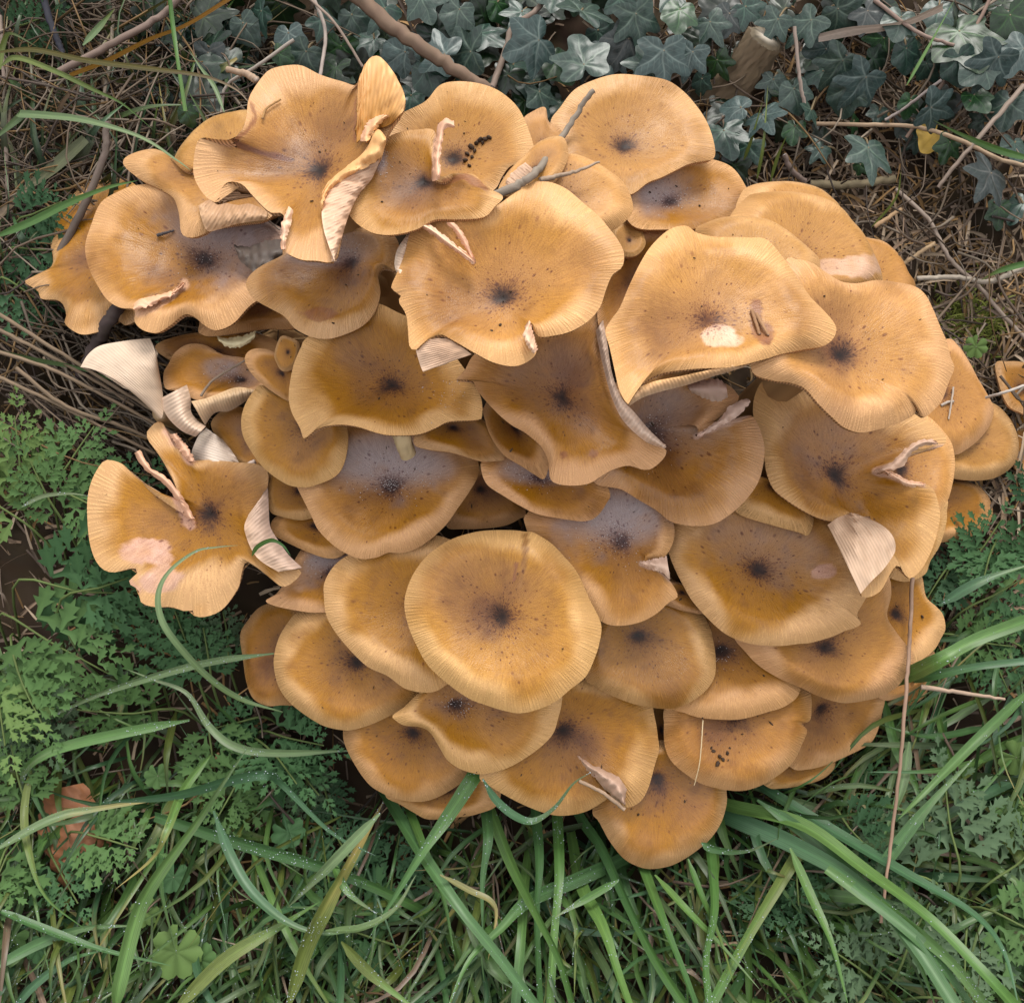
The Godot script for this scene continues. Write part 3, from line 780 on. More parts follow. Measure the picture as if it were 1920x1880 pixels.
	mushroom("AA5", 62, Vector2(1375, 1340), 0.5360, Vector2(6, 24), 0.182, 0.276, 0.03, 0.1, 0.1, 0, 270, 1, "1245,1358 1248,1325 1290,1290 1400,1265 1480,1270 1518,1295 1522,1335 1518,1352 1504,1357 1514,1370 1504,1396 1488,1428 1460,1453 1428,1472 1396,1482 1364,1481 1320,1471 1289,1453 1260,1428 1247,1399", "round mushroom with dark crumbs and a fine pale hair on it")
	mushroom("AA4", 63, Vector2(1232, 1455), 0.5371, Vector2(4, 30), 0.146, 0.276, 0.04, 0.1, 0.1, 0, 270, 1, "1111,1520 1123,1540 1142,1575 1167,1607 1193,1623 1221,1629 1257,1623 1289,1607 1327,1578 1349,1549 1360,1520 1363,1490 1350,1440 1270,1390 1200,1400 1130,1460", "drooping shiny mushroom, the lowest one over the grass")
	mushroom("AA12", 64, Vector2(1540, 1325), 0.5599, Vector2(10, 24), 0.182, 0.207, 0.03, 0.1, 0.1, 0, 270, 1, "1500,1290 1560,1260 1620,1270 1657,1305 1655,1335 1645,1373 1629,1396 1587,1418 1549,1434 1517,1442 1485,1440 1460,1400 1470,1330", "tan mushroom right of the crumb-strewn one")
	mushroom("AA13", 65, Vector2(1500, 1430), 0.5587, Vector2(8, 26), 0.0729, 0.172, 0.02, 0.1, 0, 0, 270, 1, "1560,1405 1567,1428 1562,1444 1543,1460 1507,1472 1466,1478 1440,1476 1420,1450 1470,1410", "low tan mushroom strip under the two right front ones")
	mushroom("AA0", 66, Vector2(840, 1480), 0.5416, Vector2(-4, 26), 0.0729, 0.172, 0.03, 0.1, 0.1, 0, 270, 1, "722,1490 750,1508 777,1524 803,1536 850,1533 895,1526 935,1505 930,1450 850,1430 750,1450", "lowest tan mushroom half covered by green blades at the front")
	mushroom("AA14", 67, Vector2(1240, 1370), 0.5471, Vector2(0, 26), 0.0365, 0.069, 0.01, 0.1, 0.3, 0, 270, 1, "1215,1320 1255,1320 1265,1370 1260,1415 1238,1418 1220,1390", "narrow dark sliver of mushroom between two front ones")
	mushroom("Z3", 68, Vector2(455, 712), 0.5633, Vector2(-8, 14), 0.255, 0.138, 0.05, 0.1, 0.25, 0.6, 0, 1, "306,700 315,682 328,660 353,645 385,647 417,664 449,669 475,676 510,700 500,735 475,738 440,742 401,748 372,750 350,742 328,732 309,727", "dusty brown mushroom with a rolled pale front margin, left side")
	mushroom("Z6", 69, Vector2(475, 830), 0.5663, Vector2(-12, 18), 0.0365, 0.172, 0.02, 0.1, 0.1, 0.4, 300, 1, "395,795 420,768 460,765 500,800 520,870 480,885 440,868 415,832", "tan mushroom behind the broken white piece")
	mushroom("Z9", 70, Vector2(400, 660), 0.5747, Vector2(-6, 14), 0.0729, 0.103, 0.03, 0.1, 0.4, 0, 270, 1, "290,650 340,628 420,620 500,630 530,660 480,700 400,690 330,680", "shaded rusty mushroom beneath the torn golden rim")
	mushroom("BB", 71, Vector2(1915, 728), 0.6226, Vector2(10, 8), 0.219, 0.172, 0.03, 0.1, 0.2, 0, 270, 1, "1867,682 1888,677 1924,680 1965,700 1970,750 1930,776 1911,772 1891,760 1876,728", "separate brown mushroom at the far right edge in leaf litter")
	mushroom("BB2", 72, Vector2(1925, 835), 0.6202, Vector2(10, 8), 0.0729, 0.172, 0.03, 0.1, 0.3, 0, 270, 1, "1888,790 1920,772 1970,790 1975,860 1930,900 1905,880 1893,840", "low dark tan mushroom at the right edge below the separate brown one")

const CREAM := Color(0.76, 0.52, 0.36)
const PINK := Color(0.70, 0.41, 0.27)

func body(key: String) -> Node3D:
	return bodies[key]

func fl(key: String, called: String, ea: String, eb: String, la: float, lb: float, bulge: float, ca: Color, cb: Color, ribs := 0, em := "") -> void:
	flap(bodies[key], key, called, ea, eb, la, lb, bulge, ca, cb, M.fold, ribs, 10, 0.0012, em)

func stick(called: String, P: Array, r0: float, r1: float, color: Color, label: String, category: String, group := "", sides := 9) -> MeshInstance3D:
	var line := spline3(P, maxi(10, P.size() * 6))
	var base := line[0]
	for k in line.size():
		line[k] += Vector3(nf.get_noise_1d(k * 9.0 + base.x * 5000.0), nf.get_noise_1d(k * 9.0 + 500.0), nf.get_noise_1d(k * 9.0 + 900.0)) * r0 * 0.35 - base
	var o := solo(called, tube(line, r0, r1, sides, color, 0.14), M.wood, label, category, group)
	o.position = base
	return o

func lump_mesh(seed_: int) -> ArrayMesh:
	var V := PackedVector3Array()
	var N := PackedVector3Array()
	var C := PackedColorArray()
	var I := PackedInt32Array()
	for j in 7:
		for i in 10:
			var a := TAU * i / 10.0
			var b := PI * j / 6.0 - PI / 2
			var d := Vector3(cos(a) * cos(b), sin(b), sin(a) * cos(b))
			V.append(d * (1.0 + 0.45 * nf.get_noise_3d(d.x * 25.0 + seed_ * 50.0, d.y * 25.0, d.z * 25.0)))
			N.append(d)
			var g := 1.0 + 0.5 * nf.get_noise_3d(d.x * 60.0 + seed_ * 50.0, d.y * 60.0, d.z * 60.0)
			C.append(Color(0.06 * g, 0.04 * g, 0.028 * g))
	for j in 6:
		for i in 10:
			var a := j * 10 + i
			var b := j * 10 + (i + 1) % 10
			I.append_array([a, b, b + 10, a, b + 10, a + 10])
	return commit(V, N, I, C)

func build_details() -> void:
	# the folded, torn and gilled edges of single caps
	fl("A", "folded_margin", "607,372 604,360 623,332 649,312 681,286 697,258 709,241 723,256", "604,395 612,366 630,346 655,330 684,314 704,303 716,290 724,268", 0.007, 0.006, 0.004, TAN, TAN * 0.95)
	fl("A", "gill_fold", "625,338 608,367 603,399 607,431 617,463 627,490", "712,300 697,335 672,365 655,400 642,440 628,489", 0.006, 0.001, 0.002, CREAM, Color(0.50, 0.30, 0.19), 24)
	fl("A", "torn_edge", "528,467 526,440 529,415 541,386", "532,467 538,440 546,420 549,393", 0.004, 0.005, 0.002, PINK, CREAM)
	fl("A", "curled_lobe", "676,265 679,247 692,226 714,213", "690,264 702,247 716,228 732,217", 0.006, 0.007, 0.003, PINK, TAN)
	fl("A", "raised_lobe", "671,160 680,130 692,111 709,105 728,122 746,150 759,182 756,207", "668,268 672,264 676,260 682,256 692,250 707,243 722,237 737,230", 0.013, 0.003, 0.002, TAN, OCHRE, 16)
	fl("C", "gill_fold", "372,385 376,405 388,432 410,430 447,419 498,412", "384,377 400,372 424,380 447,384 469,382 502,396", 0.003, 0.001, 0.003, Color(0.60, 0.37, 0.21), Color(0.42, 0.24, 0.13), 18)
	fl("E", "torn_edge", "810,340 812,310 814,280 817,255 821,235 835,221 851,227", "824,336 827,322 825,300 829,270 832,246 839,238 852,240", 0.010, 0.013, 0.003, PINK, PINK * 1.05)
	fl("I", "gill_fold", "781,637 779,650 782,665 788,685 793,697", "838,634 848,640 858,646 868,652 884,664", -0.002, -0.001, 0.001, CREAM, Color(0.52, 0.32, 0.2), 14)
	fl("I", "torn_edge", "993,600 999,620 1004,640 1008,655", "980,627 984,637 990,650 1000,664", 0.004, 0.006, 0.003, PINK, CREAM)
	fl("I", "torn_flap", "785,417 800,419 830,438 855,458 880,479 891,492", "788,427 808,438 836,461 860,476 880,489 891,494", 0.006, 0.004, 0.004, CREAM, PINK)
	fl("I", "torn_flap", "836,417 850,432 866,456 884,486", "852,417 868,436 878,454 890,489", 0.004, 0.005, 0.002, PINK, PINK * 0.9)
	fl("I", "gill_fold", "770,432 752,455 742,475 740,500 747,518", "769,438 766,460 761,480 756,500 749,519", -0.003, -0.001, 0.001, Color(0.78, 0.62, 0.48), CREAM, 16)
	fl("N", "curled_margin", "1117,620 1124,655 1133,695 1148,747 1170,790 1210,827 1246,841", "1131,600 1139,645 1148,700 1165,745 1189,772 1218,806 1250,837", 0.004, 0.007, 0.003, Color(0.78, 0.58, 0.45), Color(0.70, 0.50, 0.38), 36)
	fl("O", "gill_fold", "1178,748 1191,731 1223,716 1255,709 1287,703 1351,688 1420,668", "1180,761 1204,746 1236,735 1287,722 1345,703 1392,689 1427,673", -0.0005, -0.003, 0.001, TAN, Color(0.58, 0.38, 0.24), 38)
	fl("S", "gill_fold", "1552,984 1572,970 1598,962 1618,968", "1614,1113 1634,1090 1658,1066 1677,1038 1680,1024", 0.006, 0.011, 0.007, Color(0.62, 0.41, 0.27), Color(0.68, 0.47, 0.32), 19, "1576,1032 1605,1012 1636,992 1664,992")
	fl("S", "torn_edge", "1636,884 1668,868 1688,850 1713,831 1740,823 1757,829", "1640,887 1680,881 1697,869 1708,851 1729,836 1759,833", 0.004, 0.002, 0.003, Color(0.56, 0.36, 0.26), Color(0.62, 0.42, 0.30))
	fl("S", "torn_edge", "1658,882 1675,885 1702,899 1735,906", "1672,891 1690,906 1708,913 1734,911", 0.004, 0.006, 0.003, PINK, CREAM)
	fl("T", "torn_edge", "1306,816 1330,799 1351,784 1365,765 1385,751 1405,748", "1308,819 1335,807 1361,794 1386,778 1399,764 1408,754", 0.004, 0.006, 0.002, Color(0.66, 0.46, 0.37), Color(0.72, 0.52, 0.42))
	fl("U", "torn_edge", "1200,1054 1215,1050 1235,1046 1250,1042", "1203,1058 1225,1069 1240,1073 1257,1087", 0.003, 0.003, 0.002, Color(0.60, 0.40, 0.30), Color(0.66, 0.46, 0.34))
	fl("Z1", "torn_edge", "250,850 270,880 300,902 325,930 343,962 352,972", "262,843 285,878 312,894 337,924 357,955 364,972", 0.001, 0.003, 0.003, Color(0.66, 0.38, 0.25), PINK)
	fl("Z1", "torn_edge", "318,815 332,838 352,864", "330,812 350,835 366,864", 0.002, 0.004, 0.003, PINK, Color(0.62, 0.36, 0.24))
	fl("Z1", "gill_fold", "466,964 458,985 461,1005 474,1035 492,1054 522,1072", "502,915 504,960 506,985 516,1005 541,1040 566,1064", 0.005, 0.003, 0.003, CREAM, Color(0.60, 0.42, 0.33), 20)
	fl("Z3", "curled_margin", "302,746 305,765 318,787 341,808 366,819", "350,721 357,746 358,771 370,788 386,799", 0.004, 0.003, 0.008, Color(0.70, 0.52, 0.39), Color(0.66, 0.48, 0.35), 14)
	fl("Z3", "curled_margin", "358,752 380,748 401,741 443,726 480,731", "384,797 396,780 408,772 433,769 480,739", 0.006, 0.001, 0.003, Color(0.60, 0.40, 0.22), Color(0.52, 0.37, 0.25), 22)
	fl("F3", "gill_fold", "930,364 945,345 960,322 985,304", "940,362 962,352 985,345 1006,322", 0.001, 0.001, 0.001, Color(0.55, 0.36, 0.24), Color(0.40, 0.25, 0.16), 16)
	fl("B", "torn_flap", "248,576 258,561 275,557 300,551 325,543 346,529", "252,582 270,577 285,573 300,564 322,554 347,531", 0.003, 0.004, 0.002, Color(0.66, 0.38, 0.22), PINK)
	fl("G2", "ring", "407,630 425,633 450,630 479,621", "411,641 430,652 456,649 477,634", 0.006, 0.008, 0.003, Color(0.66, 0.56, 0.32), Color(0.74, 0.66, 0.42))
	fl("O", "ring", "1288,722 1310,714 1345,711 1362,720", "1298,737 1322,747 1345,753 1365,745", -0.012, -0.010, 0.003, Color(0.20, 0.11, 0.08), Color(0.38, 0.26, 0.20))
	var m := body("M")
	var sp := spline3([on_cap("M", Vector2(750, 806), -0.004), on_cap("M", Vector2(757, 830), -0.006), on_cap("M", Vector2(765, 853), -0.008)], 8)
	for k in sp.size():
		sp[k] -= m.position
	part("stem_stub", tube(sp, 0.0042, 0.0034, 14, Color(0.40, 0.30, 0.17), 0.2), M.stem, m)

	# overturned and broken pieces
	var z2 := thing("mushroom", "cream overturned mushroom showing fine pale gills, tip pointing left", "mushroom", on_cap("Z3", Vector2(260, 720), 0.004), "mushrooms of the cluster")
	flap(z2, "Z3", "gills", "150,688 165,664 187,648 226,640 258,636 281,634", "290,776 302,784 306,770 306,750 303,725 297,690", 0.001, 0.004, 0.011, Color(0.62, 0.48, 0.36), Color(0.56, 0.41, 0.29), M.fold, 22, 14, 0.0016, "215,712 232,712 255,700 272,690 285,676 291,660")
	part("stem", tube(spline3([on_cap("Z3", Vector2(300, 775), 0.0) - z2.position, on_cap("Z3", Vector2(330, 790), -0.03) - z2.position, on_cap("Z3", Vector2(380, 800), -0.06) - z2.position], 8), 0.004, 0.004, 10, Color(0.4, 0.26, 0.13), 0.1), M.stem, z2)
	var z4 := thing("mushroom_fragment", "broken white mushroom piece lying on the ragged torn mushroom", "mushroom piece", on_cap("Z6", Vector2(400, 850), 0.004))
	flap(z4, "Z6", "gilled_piece", "386,802 373,815 363,835 359,851 363,868", "417,824 434,845 448,868 450,880 440,895", 0.004, 0.005, 0.009, Color(0.76, 0.64, 0.53), Color(0.70, 0.55, 0.44), M.fold, 14)
	var cur := [on_cap("Z6", Vector2(430, 893), 0.006) - z4.position, on_cap("Z6", Vector2(448, 888), 0.008) - z4.position, on_cap("Z6", Vector2(462, 874), 0.007) - z4.position, on_cap("Z6", Vector2(478, 865), 0.006) - z4.position]
	part("torn_strip", tube(spline3(cur, 14), 0.0018, 0.0011, 8, Color(0.76, 0.60, 0.50), 0.3), M.flesh, z4)
	part("torn_strip", tube(spline3([cur[1], on_cap("Z6", Vector2(444, 902), 0.006) - z4.position, on_cap("Z6", Vector2(438, 915), 0.005) - z4.position], 10), 0.0014, 0.0008, 8, Color(0.78, 0.62, 0.52), 0.3), M.flesh, z4)

	# leaves that lie on the caps
	var dl := thing("dry_leaf", "folded pinkish dry leaf caught on the brown front mushroom", "leaf", on_cap("AA3", Vector2(1130, 1460), 0.006))
	flap(dl, "AA3", "blade", "1083,1416 1110,1433 1135,1443 1158,1456 1174,1476 1172,1509", "1084,1419 1098,1440 1112,1455 1134,1480 1154,1499 1171,1510", 0.004, 0.005, 0.006, Color(0.46, 0.30, 0.22), Color(0.54, 0.36, 0.26), M.fold, 0, 10, 0.0005)
	var gl := thing("dry_leaf", "grey brown dry leaf lying in the dusty hollow of the wide golden mushroom", "leaf", on_cap("B", Vector2(480, 475), 0.004))
	flap(gl, "B", "blade", "438,459 465,462 495,452 528,446", "439,463 452,490 484,509 530,482", 0.010, 0.012, 0.004, Color(0.075, 0.056, 0.046), Color(0.12, 0.094, 0.078), M.fold, 0, 10, 0.0005)

	# twigs and stalks
	var grey := Color(0.23, 0.19, 0.15)
	stick("twig", [on_cap("F3", Vector2(930, 366), 0.004), on_cap("F3", Vector2(975, 345), 0.005), on_cap("F3", Vector2(1006, 322), 0.008), on_cap("J", Vector2(1045, 268), 0.008), on_cap("J", Vector2(1080, 216), 0.010), on_cap("J", Vector2(1112, 168), 0.018)], 0.0019, 0.0011, grey, "grey forked twig standing up among the caps at the back", "twig")
	stick("twig", [on_cap("L", Vector2(1012, 338), 0.008), on_cap("L", Vector2(1045, 330), 0.008), on_cap("L", Vector2(1080, 321), 0.009), on_cap("L", Vector2(1124, 303), 0.014)], 0.0012, 0.0005, Color(0.30, 0.22, 0.16), "thin splintered side twig over the smooth tan cap", "twig")
	stick("stick", [on_cap("H", Vector2(228, 565), 0.004), on_cap("H", Vector2(208, 595), 0.006), over_ground(Vector2(180, 645), 0.05), over_ground(Vector2(150, 705), 0.03)], 0.0034, 0.0030, Color(0.075, 0.055, 0.05), "dark bark covered stick beside the ragged golden mushroom", "stick")
	stick("stalk", [on_cap("AA9", Vector2(1711, 1083), 0.010), on_cap("AA9", Vector2(1708, 1160), 0.010), on_cap("AA8", Vector2(1704, 1230), 0.012), over_ground(Vector2(1699, 1300), 0.085), over_ground(Vector2(1690, 1420), 0.075), over_ground(Vector2(1672, 1570), 0.06), over_ground(Vector2(1652, 1730), 0.05)], 0.0010, 0.0007, Color(0.26, 0.17, 0.12), "long thin brown stalk hanging over the right side and the grass", "stalk")
	stick("stalk", [over_ground(Vector2(1728, 1288), 0.05), over_ground(Vector2(1800, 1298), 0.05), over_ground(Vector2(1885, 1311), 0.045)], 0.0012, 0.0007, Color(0.36, 0.26, 0.19), "short straight dry stalk sticking out right of the lowest caps", "stalk")
	stick("stalk", [on_cap("AA3", Vector2(1086, 1464), 0.008), on_cap("AA3", Vector2(1130, 1486), 0.008), on_cap("AA3", Vector2(1172, 1518), 0.009)], 0.0008, 0.0009, Color(0.36, 0.25, 0.17), "short dry stalk beside the folded pinkish leaf", "stalk")
	stick("stalk", [over_ground(Vector2(1850, 745), 0.05), over_ground(Vector2(1885, 735), 0.06), over_ground(Vector2(1935, 718), 0.06)], 0.0007, 0.0007, Color(0.42, 0.37, 0.33), "pale thin stalk between the right flank and the separate brown mushroom", "stalk")
	stick("stalk", [on_cap("Z3", Vector2(376, 742), 0.004), on_cap("Z3", Vector2(400, 712), 0.005), on_cap("Z3", Vector2(458, 676), 0.006)], 0.0007, 0.0005, Color(0.20, 0.15, 0.11), "thin dark stalk lying across the dusty brown left mushroom", "stalk")
	stick("stalk", [on_cap("B", Vector2(449, 380), 0.004), on_cap("B", Vector2(500, 412), 0.004), on_cap("B", Vector2(524, 430), 0.004)], 0.0006, 0.0005, Color(0.26, 0.20, 0.16), "dark thin stalk under the front of the largest crinkled mushroom", "stalk")
	stick("hair", [on_cap("AA5", Vector2(1318, 1350), 0.003), on_cap("AA5", Vector2(1316, 1385), 0.003), on_cap("AA5", Vector2(1312, 1430), 0.003), on_cap("AA5", Vector2(1302, 1472), 0.004)], 0.0003, 0.0002, Color(0.55, 0.42, 0.25), "fine pale plant fibre on the crumb-strewn mushroom", "fibre")
	stick("splinter", [on_cap("O", Vector2(1410, 582), 0.001), on_cap("O", Vector2(1418, 606), 0.0015), on_cap("O", Vector2(1424, 626), 0.001)], 0.0008, 0.0006, Color(0.27, 0.15, 0.08), "left of two brown splinters on the scarred mushroom", "splinter")
	stick("splinter", [on_cap("O", Vector2(1418, 588), 0.001), on_cap("O", Vector2(1430, 610), 0.0015), on_cap("O", Vector2(1441, 628), 0.001)], 0.0008, 0.0005, Color(0.30, 0.17, 0.09), "right of two brown splinters on the scarred mushroom", "splinter")
	stick("splinter", [on_cap("R1", Vector2(1765, 760), 0.001), on_cap("R1", Vector2(1777, 754), 0.0015), on_cap("R1", Vector2(1789, 752), 0.001)], 0.0007, 0.0006, Color(0.36, 0.30, 0.25), "grey splinter lying level on the right flank mushroom", "splinter")
	stick("splinter", [on_cap("R1", Vector2(1788, 726), 0.0015), on_cap("R1", Vector2(1785, 752), 0.0025), on_cap("R1", Vector2(1779, 786), 0.001)], 0.0005, 0.0004, Color(0.38, 0.31, 0.25), "grey splinter standing across the level one on the right flank mushroom", "splinter")
	stick("splinter", [on_cap("B", Vector2(295, 441), 0.001), on_cap("B", Vector2(308, 437), 0.002), on_cap("B", Vector2(325, 432), 0.001)], 0.0009, 0.0005, Color(0.07, 0.06, 0.06), "small dark splinter on the wide golden mushroom", "splinter")
	stick("splinter", [on_cap("A", Vector2(492, 222), 0.001), on_cap("A", Vector2(500, 203), 0.0015), on_cap("A", Vector2(526, 186), 0.001)], 0.0005, 0.0004, Color(0.30, 0.17, 0.07), "curved brown plant fibre on the largest crinkled mushroom", "fibre")

	# white spore dust
	var MM := MultiMesh.new()
	MM.transform_format = MultiMesh.TRANSFORM_3D
	MM.mesh = lump_mesh(4)
	var spots := []
	for q in [["W1", 735, 885, 95, 45, 420], ["W1", 735, 912, 30, 18, 120], ["B", 400, 470, 60, 40, 260], ["K", 1250, 370, 55, 25, 200], ["U", 1150, 1000, 75, 45, 330], ["Y4", 600, 1050, 40, 25, 130], ["G", 640, 460, 60, 30, 160], ["W4", 1010, 890, 70, 30, 220], ["T", 1220, 810, 60, 45, 200], ["M", 840, 740, 40, 30, 120], ["Z3", 430, 695, 35, 22, 120], ["AA2", 870, 1320, 45, 20, 110], ["AA6", 1355, 1235, 30, 25, 60], ["E", 716, 305, 14, 26, 110]]:
		for k in q[5]:
			var p := Vector2(q[1] + rng.randfn(0, q[3] * 0.55), q[2] + rng.randfn(0, q[4] * 0.6))
			spots.append(on_cap(q[0], p, 0.0001))
	MM.instance_count = spots.size()
	for k in spots.size():
		var d := 0.00007 + 0.00016 * pow(rng.randf(), 2.0)
		MM.set_instance_transform(k, Transform3D(Basis.IDENTITY.scaled(Vector3(d, d * 0.5, d)), spots[k]))
	var mi := MultiMeshInstance3D.new()
	mi.name = "spore_dust"
	mi.multimesh = MM
	var dm := mat(0.9, 0.2)
	dm.vertex_color_use_as_albedo = false
	dm.albedo_color = Color(0.74, 0.70, 0.69)
	mi.material_override = dm
	add_child(mi)
	mi.set_meta("kind", "stuff")
	mi.set_meta("label", "white spore dust sprinkled on the lower caps")
	mi.set_meta("category", "spore dust")

	# grit and plant specks stuck to the caps
	var grit := MultiMesh.new()
	grit.transform_format = MultiMesh.TRANSFORM_3D
	grit.mesh = lump_mesh(6)
	grit.instance_count = 420
	var keys := bodies.keys()
	for k in 420:
		var key: String = keys[rng.randi() % keys.size()]
		var f: Vector3 = field[key][rng.randi() % (field[key].size() - 40)]
		var d := 0.00012 + 0.00035 * pow(rng.randf(), 3.0)
		var b := Basis.from_euler(Vector3(rng.randf() * 6, rng.randf() * 6, rng.randf() * 6)).scaled_local(Vector3(d * rng.randf_range(1.0, 4.0), d * 0.6, d))
		grit.set_instance_transform(k, Transform3D(b, on_cap(key, Vector2(f.x + rng.randf_range(-8, 8), f.y + rng.randf_range(-8, 8)), 0.0001)))
	var gm := MultiMeshInstance3D.new()
	gm.name = "grit"
	gm.multimesh = grit
	gm.material_override = M.crumb
	add_child(gm)
	gm.set_meta("kind", "stuff")
	gm.set_meta("label", "fine dark grit and plant specks stuck to the caps")
	gm.set_meta("category", "grit")

	# crumbs of soil
	var lumps := [lump_mesh(1), lump_mesh(2), lump_mesh(3)]
	var clump := {"F": [[884, 275, 9], [893, 268, 8], [900, 262, 9], [910, 260, 8], [917, 257, 7], [876, 288, 7], [885, 294, 6], [872, 300, 7], [880, 310, 6], [890, 282, 6], [905, 268, 6]],
		"AA5": [[1338, 1408, 6], [1350, 1418, 7], [1364, 1412, 6], [1346, 1432, 8], [1368, 1402, 4], [1334, 1402, 4], [1356, 1424, 6]]}
	for key in clump:
		var first: Array = clump[key][0]
		var o := thing("crumb_clump", "dark clump of soil crumbs in the cup of the mushroom at the back" if key == "F" else "dark clump of soil crumbs beside the pale hair on a front mushroom", "crumbs", on_cap(key, Vector2(first[0], first[1]), 0.0))
		for h in clump[key]:
			var c := part("crumb", lumps[rng.randi() % 3], M.crumb, o)
			crumb_at(c, key, Vector2(h[0], h[1]), h[2])
			c.position -= o.position
	for h in [["I", 938, 609, 5, "larger dark crumb near the lower rim of the broad split mushroom"], ["I", 921, 621, 5, "crumb below the larger one on the broad split mushroom"], ["I", 799, 553, 4, "tiny crumb near the left rim of the broad split mushroom"],
		["E", 716, 378, 3, "tiny black crumb on the mushroom with the upright pink torn edge"], ["AA9", 1730, 1156, 5, "dark crumb on the golden lobe right of the thin stalk"], ["Q1", 1546, 555, 3, "tiny crumb on the wide smooth right mushroom"],
		["AA4", 1284, 1502, 4, "crumb on the right half of the drooping lowest mushroom"], ["AA4", 1197, 1527, 4, "crumb on the left half of the drooping lowest mushroom"], ["K", 1312, 386, 4, "dark crumb on the lilac dusted rear mushroom"]]:
		var o := solo("soil_crumb", lumps[rng.randi() % 3], M.crumb, h[4], "crumb", "single soil crumbs on the caps")
		crumb_at(o, h[0], Vector2(h[1], h[2]), h[3])

func crumb_at(o: Node3D, key: String, p: Vector2, size: float) -> void:
	var r := size * 0.00013
	o.transform = Transform3D(Basis.from_euler(Vector3(rng.randf() * 6, rng.randf() * 6, rng.randf() * 6)).scaled_local(Vector3(r * 1.5, r * 0.8, r)), on_cap(key, p, r * 0.5))

# ---------------------------------------------------------------- grass
const GREENS := [Color(0.080, 0.172, 0.042), Color(0.068, 0.152, 0.050), Color(0.105, 0.200, 0.050), Color(0.060, 0.138, 0.062), Color(0.140, 0.180, 0.042), Color(0.118, 0.182, 0.074)]
const DRY := [Color(0.25, 0.175, 0.115), Color(0.19, 0.130, 0.088), Color(0.33, 0.25, 0.175), Color(0.13, 0.094, 0.072), Color(0.28, 0.165, 0.070)]
var dew_at := []

func blade_into(V: PackedVector3Array, N: PackedVector3Array, I: PackedInt32Array, C: PackedColorArray, line: PackedVector3Array, width: float, roll: float, color: Color, tip: Color, fold := 0.28, dew := 0, square := false, T := PackedVector2Array()) -> void:
	var first := V.size()
	var n := line.size()
	var vv := rng.randf() * 900.0
	for j in n:
		var f := float(j) / (n - 1)
		var t := (line[mini(j + 1, n - 1)] - line[maxi(j - 1, 0)]).normalized()
		var look := (cam_at - line[j]).normalized().rotated(t, roll + 0.5 * sin(f * 2.2 + vv))
		var side := t.cross(look).normalized()
		var nor := side.cross(t).normalized()
		var w := width * 0.5 * (0.72 + 0.28 * sin(PI * minf(f * 1.6, 1.0)))
		if not square:
			w *= clampf(pow((1.0 - f) * 2.1, 0.75), 0.03, 1.0) * lerpf(0.3, 1.0, smoothstep(0.0, 0.14, f))
		for k in 5:
			var a := (k - 2) * 0.5
			var dip := fold * w * absf(a)
			V.append(line[j] + side * (w * a) + nor * dip)
			N.append((nor - side * (fold * signf(a))).normalized())
			T.append(Vector2(k / 4.0, f * 0.8 + vv))
			var g := 1.15 + 0.16 * nf.get_noise_2d(k * 37.0 + vv, f * 24.0) + 0.13 * nf.get_noise_2d(k * 90.0 + vv, 5.0) + (0.22 if k == 2 else 0.0)
			var c := color.lerp(tip, smoothstep(0.35, 1.0, f + 0.25 * nf.get_noise_2d(vv + k * 15.0, f * 60.0)))
			C.append(Color(c.r * g, c.g * g, c.b * g))
	for j in n - 1:
		for k in 4:
			var a := first + j * 5 + k
			I.append_array([a, a + 1, a + 6, a, a + 6, a + 5])
	for d in dew * 2:
		var f := rng.randf()
		var j := mini(int(f * (n - 1)), n - 2)
		var a := first + j * 5 + rng.randi() % 4
		if nf.get_noise_2d(vv, f * 70.0) < -0.05:
			continue
		dew_at.append(V[a].lerp(V[a + 1], rng.randf()).lerp(V[a + 5], rng.randf()) + N[a] * 0.0001)

func blade_mesh(line: PackedVector3Array, width: float, roll: float, color: Color, tip: Color, fold := 0.28, dew := 0, square := false) -> ArrayMesh:
	var V := PackedVector3Array()
	var N := PackedVector3Array()
	var I := PackedInt32Array()
	var C := PackedColorArray()
	var T := PackedVector2Array()
	blade_into(V, N, I, C, line, width, roll, color, tip, fold, dew, square, T)
	return commit(V, N, I, C, T)

# a blade that passes over given points, each with its height over the ground (or over a cap)
func grass_blade(path: String, hs: Array, px: float, color: Color, tip: Color, label: String, dew := 0, square := false, called := "grass_blade", group := "long grass blades", roll := 999.0) -> void:
	var P := parse(path)
	var W := []
	for i in P.size():
		var f := float(i) / (P.size() - 1) * (hs.size() - 1)
		var k := mini(int(f), hs.size() - 2)
		W.append(over_ground(P[i], lerpf(hs[k], hs[k + 1], f - k)))
	var line := spline3(W, maxi(14, P.size() * 5))
	var mid := seen_at(line[line.size() / 2]).z
	var base := line[0]
	var before := dew_at.size()
	var keep := cam_at
	for k in line.size():
		line[k] -= base
	cam_at -= base
	var m := blade_mesh(line, px * 1.0 * mid * tanf / 940.0, rng.randf_range(-0.45, 0.45) if roll > 99.0 else roll, color * 0.88, tip * 0.9, 0.28, dew, square)
	cam_at = keep
	for k in range(before, dew_at.size()):
		dew_at[k] += base
	var o := solo(called, m, M.grass, label, called.replace("_", " "), group)
	o.position = base

